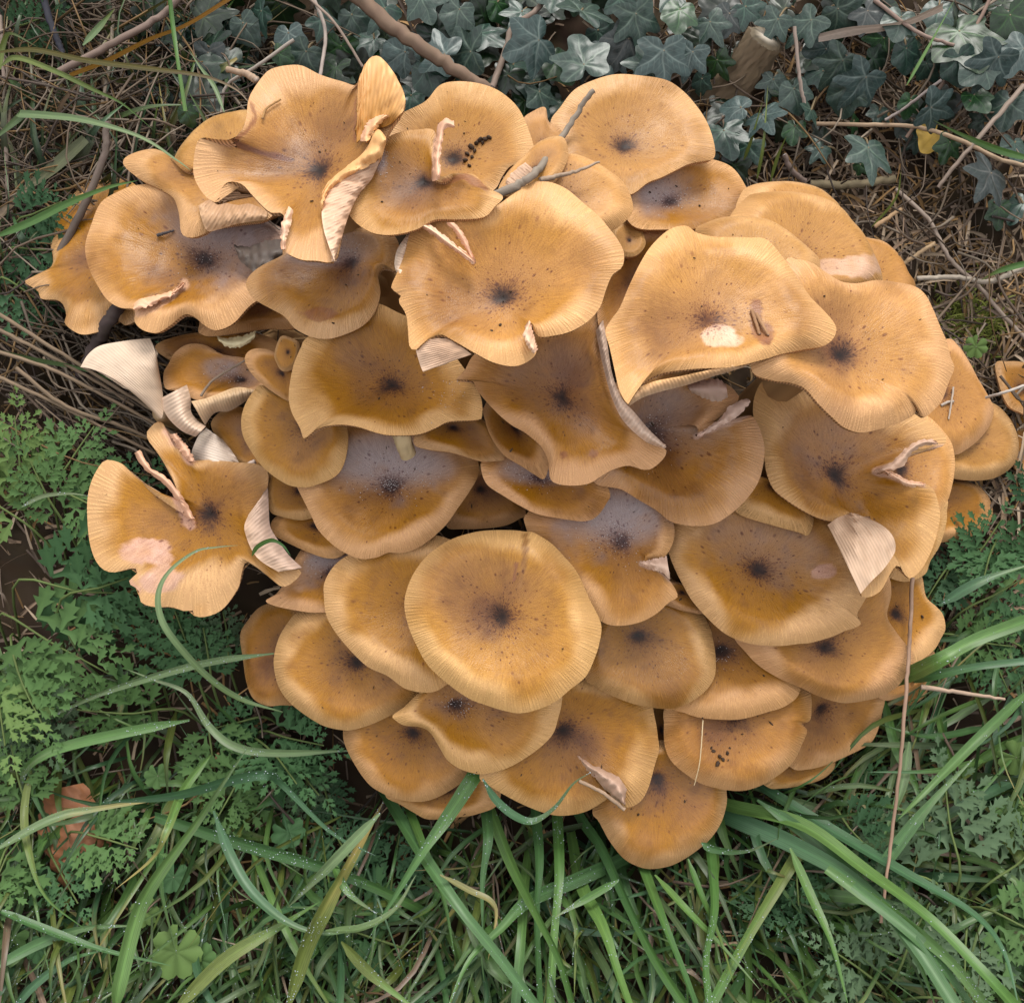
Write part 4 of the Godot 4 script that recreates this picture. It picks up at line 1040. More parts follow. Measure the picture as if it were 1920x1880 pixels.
# ---------------------------------------------------------------- leaves
# an ivy leaf: five pointed lobes round the end of the stalk, one unit long, veined by its texture
func ivy_leaf(kind: int) -> ArrayMesh:
	var half: Array = [[[0, 1.0], [14, 0.84], [27, 0.66], [42, 0.74], [56, 0.82], [70, 0.66], [88, 0.52], [106, 0.57], [122, 0.60], [145, 0.48], [163, 0.30]],
		[[0, 0.96], [18, 0.84], [34, 0.74], [52, 0.76], [66, 0.68], [90, 0.56], [112, 0.52], [135, 0.48], [160, 0.36]],
		[[0, 1.08], [11, 0.84], [25, 0.56], [40, 0.70], [52, 0.90], [64, 0.70], [82, 0.48], [98, 0.58], [112, 0.68], [130, 0.54], [160, 0.32]]][kind]
	var ctrl := PackedVector2Array()
	for q in half:
		ctrl.append(Vector2(sin(deg_to_rad(q[0])), -cos(deg_to_rad(q[0]))) * q[1])
	ctrl.append(Vector2(0, 0.12))
	for k in range(half.size() - 1, 0, -1):
		ctrl.append(Vector2(-ctrl[k].x, ctrl[k].y) * (1.0 + 0.10 * sin(k * 2.0 + kind)))
	var rim := resample(ctrl, 72, true)
	var na := 72
	var nr := 7
	var V := PackedVector3Array()
	var C := PackedColorArray()
	var T := PackedVector2Array()
	for j in nr:
		for i in na:
			var f := float(j) / (nr - 1)
			var x := rim[i].x * f
			var z := rim[i].y * f
			var r := rim[i].length()
			var ang := rad_to_deg(atan2(x, -z))
			var y := -0.12 * f * f * r + 0.06 * absf(sin(deg_to_rad(ang) * 3.1)) * f * r + 0.03 * nf.get_noise_2d(x * 40.0 + kind * 80.0, z * 40.0)
			V.append(Vector3(x, y, z))
			T.append(Vector2(0.5 + x * 0.42, 0.62 + z * 0.42 + 0.0))
			var g := 1.0 + 0.25 * nf.get_noise_2d(x * 60.0 + 9.0, z * 60.0 + kind * 30.0)
			C.append(Color(g * 0.8, g * 0.8, g * 0.8))
	var N := grid_normals(V, na, nr, true)
	for k in N.size():
		if k < na:
			N[k] = Vector3.UP
		if N[k].y < 0.0:
			N[k] = -N[k]
	var I := PackedInt32Array()
	for j in nr - 1:
		for i in na:
			var a := j * na + i
			var b := j * na + (i + 1) % na
			I.append_array([a, b, b + na, a, b + na, a + na])
	return commit(V, N, I, C, T)

func vein_texture(base: Color, vein: Color, dirs: Array, side_: float) -> ImageTexture:
	var s := 256
	var d := PackedByteArray()
	d.resize(s * s * 3)
	for y in s:
		for x in s:
			var px := (x / float(s) - 0.5) / 0.42
			var pz := (y / float(s) - 0.62) / 0.42
			var v := 0.0
			for q in dirs:
				var a := deg_to_rad(q)
				var dir := Vector2(sin(a), -cos(a))
				var along := px * dir.x + pz * dir.y
				var off := px * dir.y - pz * dir.x + 0.02 * sin(along * 9.0 + q)
				if along > 0.0:
					v = maxf(v, exp(-pow(off / (0.024 * (1.25 - along)), 2.0)) * (1.0 - 0.5 * along))
					var br := absf(fposmod(along - absf(off) * 0.9, side_) - side_ * 0.5)
					v = maxf(v, 0.42 * exp(-pow(br / 0.013, 2.0)) * smoothstep(0.4, 0.02, absf(off)) * smoothstep(0.05, 0.2, along))
			var g := 1.0 + 0.28 * nf.get_noise_2d(x * 1.3, y * 1.3)
			var c := (base * g).lerp(vein, clampf(v, 0.0, 1.0))
			c = c.linear_to_srgb()
			var k := (y * s + x) * 3
			d[k] = clampi(int(c.r * 255), 0, 255)
			d[k + 1] = clampi(int(c.g * 255), 0, 255)
			d[k + 2] = clampi(int(c.b * 255), 0, 255)
	return to_texture(d, s, s)

# one ferny leaf, a unit long: opposite leaflets, each cut again into toothed lobes
func ferny_leaf(kind: int) -> ArrayMesh:
	var r := RandomNumberGenerator.new()
	r.seed = 60 + kind
	var V := PackedVector3Array()
	var N := PackedVector3Array()
	var C := PackedColorArray()
	var I := PackedInt32Array()
	var lobe := func(at: Vector3, dir: Vector2, size: float, wide: float) -> void:
		var side := Vector2(-dir.y, dir.x)
		var f := V.size()
		var tone := r.randf_range(0.8, 1.15)
		var lift := r.randf_range(-0.02, 0.06)
		var outl := [[0.0, 0.05], [0.28, 0.08], [0.52, 0.29], [0.48, 0.13], [0.78, 0.23], [0.72, 0.09], [1.0, 0.0]]
		for sgn: float in [1.0, -1.0]:
			for q in outl:
				var p: Vector2 = dir * (q[0] * size) + side * (q[1] * wide * size * sgn)
				V.append(at + Vector3(p.x, lift * q[0] * size * 4.0 + q[1] * size * 0.16 - q[0] * q[0] * size * 0.22, p.y))
				N.append(Vector3(-side.x * 0.35 * sgn, 1.0, -side.y * 0.35 * sgn).normalized())
				var g: float = tone * (0.86 + 0.5 * q[1])
				C.append(Color(g, g, g))
		for q in outl:
			var p: Vector2 = dir * (q[0] * size * 0.98)
			V.append(at + Vector3(p.x, lift * q[0] * size * 4.0 - q[0] * q[0] * size * 0.22, p.y))
			N.append(Vector3.UP)
			C.append(Color(tone * 1.12, tone * 1.10, tone * 1.05))
		for h in 2:
			for k in 6:
				var a := f + h * 7 + k
				var b := f + 14 + k
				I.append_array([a, a + 1, b + 1, a, b + 1, b])
	var pairs := 4
	for k in pairs + 1:
		var t := 0.18 + 0.72 * k / pairs
		var root := Vector3(0.03 * sin(t * 5.0 + kind), 0.12 * sin(t * 2.6), -t)
		var far := (0.54 - 0.36 * k / pairs) * r.randf_range(0.88, 1.1)
		var sides: Array = [1.0, -1.0] if k < pairs else [0.0]
		for sd: float in sides:
			var ang := deg_to_rad(-90.0 + 58.0 * sd + r.randf_range(-6, 6))
			var dir := Vector2(cos(ang), sin(ang))
			var subs := 4 if k < 3 else 3
			if sd == 0.0:
				far = 0.24
			for j in subs:
				var u := float(j) / (subs - 1)
				var at := root + Vector3(dir.x, 0.0, dir.y) * far * (0.18 + 0.62 * u) + Vector3(0, -0.10 * far * u, 0)
				if j == subs - 1:
					lobe.call(at, dir, far * 0.46, 1.0)
				else:
					for s2: float in [1.0, -1.0]:
						lobe.call(at, dir.rotated(s2 * 0.75), far * (0.50 - 0.17 * u), 1.0)
	return commit(V, N, I, C)

# a round leaf of five to seven notched lobes
func round_leaf() -> ArrayMesh:
	var V := PackedVector3Array()
	var C := PackedColorArray()
	var na := 63
	for j in 6:
		for i in na:
			var ang := TAU * i / na
			var f := j / 5.0
			var q := absf(sin(ang * 3.5))
			var rr := 0.78 + 0.22 * pow(q, 0.4) - 0.05 * absf(sin(ang * 10.5))
			if absf(wrapf(ang - PI * 0.5, -PI, PI)) < 0.16:
				rr *= 0.25
			V.append(Vector3(cos(ang) * rr * f, 0.12 * q * f - 0.10 * f * f, sin(ang) * rr * f) * 0.5)
			var g := 0.8 + 0.35 * q * f
			C.append(Color(g, g, g))
	var N := grid_normals(V, na, 6, true)
	for k in N.size():
		if k < na:
			N[k] = Vector3.UP
		if N[k].y < 0.0:
			N[k] = -N[k]
	var I := PackedInt32Array()
	for j in 5:
		for i in na:
			var a := j * na + i
			var b := j * na + (i + 1) % na
			I.append_array([a, b, b + na, a, b + na, a + na])
	return commit(V, N, I, C)

func tinted(key: String, c: Color) -> StandardMaterial3D:
	var name_ := "%s %s" % [key, c.to_html()]
	if not M.has(name_):
		var m: StandardMaterial3D = M[key].duplicate()
		m.albedo_color = c.linear_to_srgb() if key != "ivy" else c
		M[name_] = m
	return M[name_]

# lays a unit leaf on the slope: its stalk end at p, h over the ground, pointing along the angle
func lay(o: Node3D, p: Vector2, h: float, length: float, angle: float, tilt: float, roll: float) -> void:
	var a := deg_to_rad(angle)
	var A := over_ground(p, h)
	var B := over_ground(p + Vector2(cos(a), sin(a)) * length * 0.5, h)
	var z := -(B - A).normalized()
	var nrm := (Vector3(0, 1.0, 0.55).normalized() + (cam_at - A).normalized() * 0.7).normalized()
	var x := nrm.cross(z).normalized()
	var y := z.cross(x).normalized()
	var b := Basis(x, y, z)
	b = b.rotated(x, deg_to_rad(tilt)).rotated(z, deg_to_rad(roll))
	var s := length * seen_at(A).z * tanf / 940.0
	o.transform = Transform3D(b.scaled_local(Vector3(s, s, s)), A)

func build_plants() -> void:
	M.ivy.albedo_texture = vein_texture(Color(0.036, 0.074, 0.056), Color(0.16, 0.23, 0.17), [0.0, 58.0, -58.0, 122.0, -122.0], 0.17)
	build_litter()
	build_ivy()
	build_ferny()
	build_grass()

func over_caps(p: Vector2) -> bool:
	return pow((p.x - 960) / 780.0, 2.0) + pow((p.y - 850) / 660.0, 2.0) < 1.0

func build_litter() -> void:
	var V := PackedVector3Array()
	var N := PackedVector3Array()
	var I := PackedInt32Array()
	var C := PackedColorArray()
	for k in 24000:      # short chips and broken straws
		var x := rng.randf_range(-0.55, 0.55)
		var z := rng.randf_range(-0.60, 0.42)
		if k > 19000:
			x = rng.randf_range(0.13, 0.36)
			z = rng.randf_range(-0.30, 0.04)
		var y := ground_y(x, z)
		var len_ := rng.randf_range(0.004, 0.022)
		var a := rng.randf() * TAU
		var d := Vector3(cos(a), rng.randf_range(-0.25, 0.5), sin(a)) * len_
		d.y += -0.4 * d.z
		var w := rng.randf_range(0.0005, 0.0022)
		var c: Color = DRY[rng.randi() % 5]
		var g := rng.randf_range(0.3, 1.15)
		var base := Vector3(x, y + rng.randf_range(0.0005, 0.006), z)
		blade_into(V, N, I, C, spline3([base, base + d * 0.5 + Vector3(0, len_ * 0.1, 0), base + d], 4), w, rng.randf_range(-0.6, 0.6), Color(c.r * g, c.g * g, c.b * g), Color(c.r * g, c.g * g, c.b * g), 0.2, 0, true)
	mass("leaf_litter", commit(V, N, I, C), M.straw, "brown chips and broken bits of dead plants on the soil")
	# long dry stems and bents, thick at the upper left
	V = PackedVector3Array()
	N = PackedVector3Array()
	I = PackedInt32Array()
	C = PackedColorArray()
	for k in 1700:
		var p := Vector2.ZERO
		var a := 0.0
		var kind := rng.randf()
		if kind < 0.56:
			p = Vector2(rng.randf_range(-60, 480), rng.randf_range(-60, 660))
			a = rng.randf_range(-1.3, 1.3) + (PI if rng.randf() < 0.5 else 0.0)
		elif kind < 0.66:
			p = Vector2(rng.randf_range(-60, 260), rng.randf_range(520, 860))
			a = rng.randf_range(0.3, 0.9)
		elif kind < 0.86:
			p = Vector2(rng.randf_range(1250, 1980), rng.randf_range(-40, 760))
			a = rng.randf() * TAU
		else:
			p = Vector2(rng.randf_range(-40, 1960), rng.randf_range(-40, 1920))
			a = rng.randf() * TAU
		var len_ := rng.randf_range(60, 330) if kind < 0.66 else rng.randf_range(40, 200)
		var h := rng.randf_range(0.004, 0.035)
		var bend := rng.randf_range(-0.5, 0.5)
		var A := over_ground(p, h)
		var B := over_ground(p + Vector2.from_angle(a + bend) * len_ * 0.5, h + rng.randf_range(-0.004, 0.012))
		var D := over_ground(p + Vector2.from_angle(a) * len_, maxf(0.002, h + rng.randf_range(-0.02, 0.01)))
		var c: Color = DRY[rng.randi() % 5]
		var g := rng.randf_range(0.22, 0.75)
		c = Color(c.r * g * 0.95, c.g * g, c.b * g * 1.08)
		tube_into(V, N, I, C, spline3([A, B, D], 8), rng.randf_range(0.0003, 0.0009), rng.randf_range(0.0002, 0.0004), 5, c, 0.1)
	mass("dry_stems", commit(V, N, I, C), M.straw, "tangle of thin dry stems lying over the ground round the cluster", "stuff", "dry stems")

	# single stems, twigs and branches that stand out
	var w1 := Color(0.20, 0.15, 0.115)
	var S := func(path: String, h: Array, r0: float, r1: float, color: Color, called: String, label: String) -> void:
		var P := parse(path)
		var L := []
		for i in P.size():
			var f := float(i) / (P.size() - 1) * (h.size() - 1)
			var k := mini(int(f), h.size() - 2)
			L.append(over_ground(P[i], lerpf(h[k], h[k + 1], f - k)))
		stick(called, L, r0 * 0.00025, r1 * 0.00025, color * 0.8, label, called.replace("_", " "))
	S.call("655,-20 760,68 850,128 912,165", [0.075, 0.068], 17.0, 12.0, Color(0.20, 0.135, 0.095), "branch", "thick brown branch slanting down through the ivy to the back mushroom")
	S.call("1030,-20 1005,20 962,50 948,95 922,165", [0.04, 0.045], 6.0, 7.0, Color(0.24, 0.18, 0.145), "twig", "crooked grey twig rising through the ivy behind the back mushroom")
	S.call("100,140 210,82 300,30 350,-20", [0.045, 0.05], 8.0, 7.0, Color(0.20, 0.145, 0.12), "twig", "brown smooth twig crossing the dry grass, above the orange bent blade")
	S.call("150,330 178,250 205,120 215,-20", [0.02, 0.02], 4.0, 4.0, Color(0.26, 0.21, 0.16), "dry_stalk", "pale upright dry stem among the dead grass")
	S.call("75,-20 100,60 118,100", [0.04, 0.035], 8.0, 6.0, Color(0.035, 0.035, 0.045), "twig", "short blackish twig at the upper corner of the dry grass")
	S.call("40,405 110,330 200,270 200,180", [0.02, 0.03], 4.5, 3.0, Color(0.24, 0.18, 0.13), "dry_stalk", "bent dry stem above the big bent green blade")
	S.call("110,480 160,380 195,290 200,230", [0.035, 0.045], 9.0, 7.0, Color(0.15, 0.115, 0.095), "twig", "dark rough twig leaning beside the ragged golden mushroom")
	S.call("0,30 10,200 12,330 20,400 60,500", [0.03, 0.02], 4.5, 4.0, Color(0.26, 0.2, 0.165), "dry_stalk", "long upright dry stem next to the folded green blade")
	S.call("590,0 610,60 600,145", [0.04, 0.05], 4.0, 4.0, Color(0.36, 0.30, 0.26), "dry_stalk", "pale thin stem standing behind the largest crinkled mushroom")
	S.call("560,-20 625,40 680,125", [0.05, 0.05], 3.0, 3.0, Color(0.34, 0.26, 0.21), "dry_stalk", "fine slanting stem behind the raised tip of the largest crinkled mushroom")
	S.call("550,75 480,125 425,160 415,210", [0.05, 0.04], 4.0, 3.0, Color(0.33, 0.28, 0.24), "dry_stalk", "fine grey stem behind the plain tan edge, among ivy")
	S.call("425,130 460,138 480,150", [0.055, 0.06], 6.0, 8.0, Color(0.42, 0.30, 0.21), "splinter", "split pale wood splinter touching the largest crinkled mushroom")
	grass_blade("1535,70 1600,56 1690,44 1768,12", [0.05, 0.05], 22, Color(0.50, 0.40, 0.33), Color(0.42, 0.32, 0.25), "broad pale straw lying across the ivy at the back", 0, true, "straw", "", 0.3)
	S.call("1530,232 1640,234 1720,238 1800,262 1880,300 1960,318", [0.03, 0.045], 4.5, 4.5, Color(0.42, 0.30, 0.20), "straw", "long bent straw between the ivy and the bare litter")
	S.call("1700,258 1765,160 1820,70 1865,-20", [0.03, 0.05], 4.0, 4.0, Color(0.24, 0.165, 0.13), "twig", "straight brown twig slanting across the ivy")
	S.call("1720,522 1760,520 1800,520 1850,528 1890,515 1935,490", [0.02, 0.025], 5.0, 6.0, Color(0.42, 0.36, 0.29), "twig", "pale crooked twig lying on the bare litter right of the cluster")
	S.call("1680,355 1740,410 1772,470 1800,505 1830,530 1880,590 1930,640", [0.022, 0.015], 4.5, 4.5, Color(0.33, 0.26, 0.21), "twig", "grey twig running down across the bare litter under the pale one")
	S.call("1520,345 1600,346 1680,335", [0.012, 0.012], 9.0, 9.0, Color(0.26, 0.21, 0.13), "branch", "mossy straight branch on the ground behind the tan rims")
	S.call("1470,290 1485,320 1510,340", [0.03, 0.02], 6.0, 6.0, Color(0.21, 0.155, 0.13), "twig", "short stub of twig below the ivy stump")
	S.call("1490,50 1500,150 1510,200", [0.05, 0.04], 4.0, 4.0, Color(0.32, 0.25, 0.21), "dry_stalk", "upright dry stem right of the cut stump")
	S.call("1640,0 1720,60 1790,85", [0.05, 0.05], 4.5, 3.5, Color(0.28, 0.20, 0.165), "twig", "thin twig above the broad pale straw")
	S.call("1920,160 1860,230 1800,300 1760,350", [0.05, 0.03], 5.5, 4.0, Color(0.36, 0.28, 0.225), "straw", "straight greyish straw dropping over the long bent one")
	S.call("1765,150 1700,200 1660,225", [0.045, 0.035], 3.5, 3.0, Color(0.30, 0.25, 0.23), "twig", "fine grey twig above the straw by the small three-lobed ivy leaf")
	S.call("1640,425 1690,392", [0.02, 0.022], 5.0, 4.0, Color(0.46, 0.30, 0.17), "straw", "short orange straw on the litter right of the tan rims")
	S.call("1680,505 1730,470 1755,455", [0.02, 0.02], 4.5, 4.0, Color(0.43, 0.30, 0.18), "straw", "short straw above the pale crooked twig")
	for q in [["-20,578 130,672 280,765 400,830", "uppermost"], ["-20,655 90,690 200,745 330,815", "second"], ["-20,610 60,650 180,715 250,760", "split"], ["30,690 120,760 230,800 300,830", "lower"], ["-20,700 80,745 190,800 290,850", "lowest"]]:
		S.call(q[0], [0.05, 0.035], 4.2, 3.2, Color(0.23, 0.165, 0.11), "straw", q[1] + " of the tan straws running under the cream overturned mushroom")
	# the cut stump
	var st := spline3([over_ground(Vector2(1348, 205), 0.004), over_ground(Vector2(1388, 145), 0.022), over_ground(Vector2(1436, 72), 0.045)], 14)
	var sb := st[0]
	for k in st.size():
		st[k] -= sb
	var so := thing("ivy_stump", "short cut woody stump with a pale sawn end among the ivy", "stump", sb)
	part("stump", tube(st, 0.0112, 0.0094, 48, Color(0.19, 0.14, 0.09), 0.42), M.wood, so)
	var tip := (st[13] - st[12]).normalized()
	part("cut_face", tube(PackedVector3Array([st[13] - tip * 0.0005, st[13] + tip * 0.0012]), 0.0094, 0.0082, 30, Color(0.27, 0.22, 0.15), 0.1), M.wood, so)
	# moss
	V = PackedVector3Array()
	N = PackedVector3Array()
	I = PackedInt32Array()
	C = PackedColorArray()
	for k in 900:
		var p := Vector2(1815 + rng.randfn(0, 38), 610 + rng.randfn(0, 30)) if k < 650 else Vector2(1560 + rng.randfn(0, 60), 1480 + rng.randfn(0, 40))
		var A := over_ground(p, 0.001)
		var d := Vector3(rng.randfn(0, 0.5), 1, rng.randfn(0, 0.5)) * rng.randf_range(0.003, 0.009)
		blade_into(V, N, I, C, spline3([A, A + d * 0.6, A + d + Vector3(rng.randfn(0, 0.002), -0.001, 0)], 4), 0.0012, rng.randf_range(-1, 1), Color(0.16, 0.19, 0.045), Color(0.26, 0.28, 0.07))
	mass("moss", commit(V, N, I, C), M.leaf, "yellow green moss on the bare litter right of the cluster")

func build_ivy() -> void:
	var kinds := [ivy_leaf(0), ivy_leaf(1), ivy_leaf(2)]
	var tones := [Color(1.0, 1.0, 1.0), Color(0.80, 0.92, 0.90), Color(1.12, 1.08, 1.18), Color(0.72, 0.95, 0.62), Color(0.95, 0.82, 0.90), Color(0.55, 0.80, 0.42)]
	for k in tones.size():
		tones[k] = Color(minf(tones[k].r * 0.85, 1), minf(tones[k].g * 0.85, 1), minf(tones[k].b * 0.85, 1))
	# stalk end x, y, size, pointing angle, tone, height over the ground
	var plants := [
		["ivy trailing behind the largest crinkled mushroom, left of the thick branch", [[370, 60, 62, 100, 1, 0.03], [430, 40, 70, 120, 0, 0.035], [390, 100, 70, 110, 4, 0.045], [340, 110, 58, 95, 3, 0.03], [455, 45, 60, 60, 0, 0.05], [490, 20, 66, 150, 1, 0.05], [540, 60, 62, 95, 2, 0.045], [575, 95, 70, 130, 0, 0.05], [600, 40, 60, 40, 1, 0.04], [640, 85, 68, 100, 3, 0.035], [660, 30, 60, 60, 0, 0.03], [325, 60, 50, 130, 1, 0.025], [300, 20, 46, 90, 0, 0.02], [520, 100, 40, 30, 3, 0.055], [455, 110, 64, 100, 1, 0.03], [350, 205, 40, 60, 5, 0.06], [410, 150, 66, 110, 1, 0.03], [330, 185, 44, 120, 1, 0.02], [290, 150, 46, 80, 0, 0.02], [240, 95, 40, 100, 1, 0.015]]],
		["ivy behind the back mushrooms, between the thick branch and the crooked twig", [[720, 15, 70, 120, 1, 0.05], [790, -5, 74, 60, 0, 0.05], [860, 20, 66, 95, 0, 0.055], [835, 100, 82, 190, 2, 0.06], [880, 95, 86, 170, 0, 0.06], [760, 100, 70, 140, 2, 0.045], [800, 130, 66, 80, 1, 0.05], [900, 60, 70, 20, 1, 0.05], [700, 70, 60, 140, 1, 0.03], [730, 130, 60, 120, 0, 0.03], [690, 110, 58, 90, 3, 0.03], [770, 180, 60, 100, 1, 0.03], [930, 5, 58, 60, 3, 0.04]]],
		["broad leaved ivy between the crooked twig and the smooth pale rear mushroom", [[1012, 75, 98, 150, 2, 0.07], [1093, 22, 92, -60, 0, 0.07], [1095, 122, 98, -95, 0, 0.08], [1193, 28, 86, 70, 0, 0.075], [1243, 95, 94, 75, 2, 0.08], [1180, 75, 80, 120, 4, 0.065], [1040, 110, 70, 60, 3, 0.05], [1000, 150, 70, 90, 0, 0.045], [1010, 175, 60, 60, 0, 0.05], [960, 120, 60, 110, 1, 0.04], [1140, 100, 70, 100, 2, 0.06], [1160, 0, 70, 20, 1, 0.06], [1040, -10, 70, 40, 0, 0.06], [1120, 60, 64, 40, 1, 0.05], [980, 20, 60, 130, 1, 0.05], [1275, 20, 66, 100, 3, 0.07], [1260, -15, 70, 60, 0, 0.06], [1215, 120, 74, 130, 0, 0.07], [985, 190, 44, 90, 3, 0.03]]],
		["ivy round the cut stump, behind the smooth pale rear mushroom", [[1300, 95, 64, 100, 2, 0.07], [1330, 40, 60, 60, 0, 0.06], [1365, 25, 60, 100, 4, 0.06], [1400, 10, 60, 30, 1, 0.06], [1460, 35, 60, 120, 0, 0.06], [1450, 150, 50, 100, 0, 0.04], [1360, 245, 80, 70, 1, 0.045], [1390, 205, 56, 190, 2, 0.07], [1428, 215, 72, 70, 2, 0.075], [1405, 275, 60, 110, 1, 0.035], [1488, 165, 62, 80, 0, 0.05], [1520, 205, 44, 110, 0, 0.05], [1490, 235, 46, 100, 3, 0.04], [1345, 110, 50, 60, 5, 0.05], [1315, 150, 40, 100, 1, 0.04], [1430, 60, 54, 60, 1, 0.05], [1540, 280, 44, 120, 1, 0.03]]],
		["ivy spreading over the litter below the broad pale straw", [[1580, 112, 76, 120, 0, 0.06], [1592, 165, 72, 95, 0, 0.055], [1625, 145, 84, 110, 2, 0.065], [1520, 40, 74, 140, 0, 0.06], [1570, 15, 76, 40, 0, 0.06], [1625, 20, 66, 60, 4, 0.06], [1690, 30, 66, 100, 0, 0.06], [1700, 90, 60, 70, 1, 0.05], [1660, 70, 58, 110, 3, 0.04], [1705, 190, 44, 95, 3, 0.05], [1628, 275, 90, 80, 0, 0.06], [1600, 230, 36, 30, 3, 0.03], [1550, 90, 56, 160, 2, 0.045], [1540, 135, 50, 150, 1, 0.04], [1650, 205, 40, 100, 1, 0.03], [1735, 120, 50, 60, 1, 0.04], [1610, 310, 34, 60, 3, 0.03]]],
		["ivy at the far right, over and under the bent straw", [[1800, 60, 120, 70, 5, 0.06], [1870, 105, 84, 110, 2, 0.065], [1800, 110, 70, 80, 1, 0.06], [1850, 120, 76, 150, 0, 0.06], [1895, 30, 80, 60, 5, 0.06], [1745, 200, 76, 10, 2, 0.06], [1858, 325, 92, 115, 4, 0.06], [1780, 265, 50, 110, 5, 0.045], [1890, 190, 70, 100, 0, 0.05], [1900, 270, 60, 90, 1, 0.04], [1830, 175, 56, 60, 3, 0.05], [1920, 90, 80, 120, 2, 0.06], [1760, 20, 60, 100, 1, 0.05], [1875, 390, 50, 100, 5, 0.03], [1920, 380, 60, 130, 1, 0.03], [1720, 260, 40, 150, 1, 0.02]]]]
	for q in plants:
		var first: Array = q[1][0]
		var base := over_ground(Vector2(first[0], first[1]), 0.0)
		var o := thing("ivy_plant", q[0], "ivy", base, "ivy on the bank")
		var stems := []
		for l in q[1]:
			var leaf := part("leaf", kinds[rng.randi() % 3], tinted("ivy", tones[l[4]]), o)
			lay(leaf, Vector2(l[0], l[1]) + Vector2(rng.randf_range(-3, 3), rng.randf_range(-3, 3)), l[5] * 0.8, l[2] * 0.84, l[3] + rng.randf_range(-12, 12), rng.randf_range(-34, 12), rng.randf_range(-30, 30))
			leaf.position -= base
			var foot := over_ground(Vector2(l[0] + rng.randf_range(-50, 50), l[1] + rng.randf_range(-20, 40)), 0.003) - base
			part("leaf_stalk", tube(spline3([leaf.position, leaf.position.lerp(foot, 0.4) + Vector3(0, 0.005, 0), foot], 7), 0.0006, 0.0006, 5, Color(0.16, 0.12, 0.07), 0.1), M.wood, o)
	# smaller leaves beneath, with shade painted into their darker tones
	var shade := thing("ivy_plant", "shaded small leaved ivy creeping under the broader ivy leaves behind the cluster", "ivy", over_ground(Vector2(960, 40), 0.0), "ivy on the bank")
	var shade_tones := []
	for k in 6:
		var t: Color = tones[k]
		shade_tones.append(Color(t.r * (0.62 - 0.05 * (k % 3)), t.g * 0.66, t.b * (0.50 + 0.05 * (k % 2))))
	for k in 175:
		var p := Vector2(rng.randf_range(260, 1980), rng.randf_range(-60, 330))
		if p.x < 420 and p.y > 220 or p.x > 1430 and p.y > 260:
			p.y = rng.randf_range(-60, 150)
		var leaf := part("leaf", kinds[rng.randi() % 3], tinted("ivy", shade_tones[rng.randi() % 6]), shade)
		lay(leaf, p, rng.randf_range(0.006, 0.038), rng.randf_range(34, 70), rng.randf() * 360, rng.randf_range(-35, 20), rng.randf_range(-35, 35))
		leaf.position -= shade.position

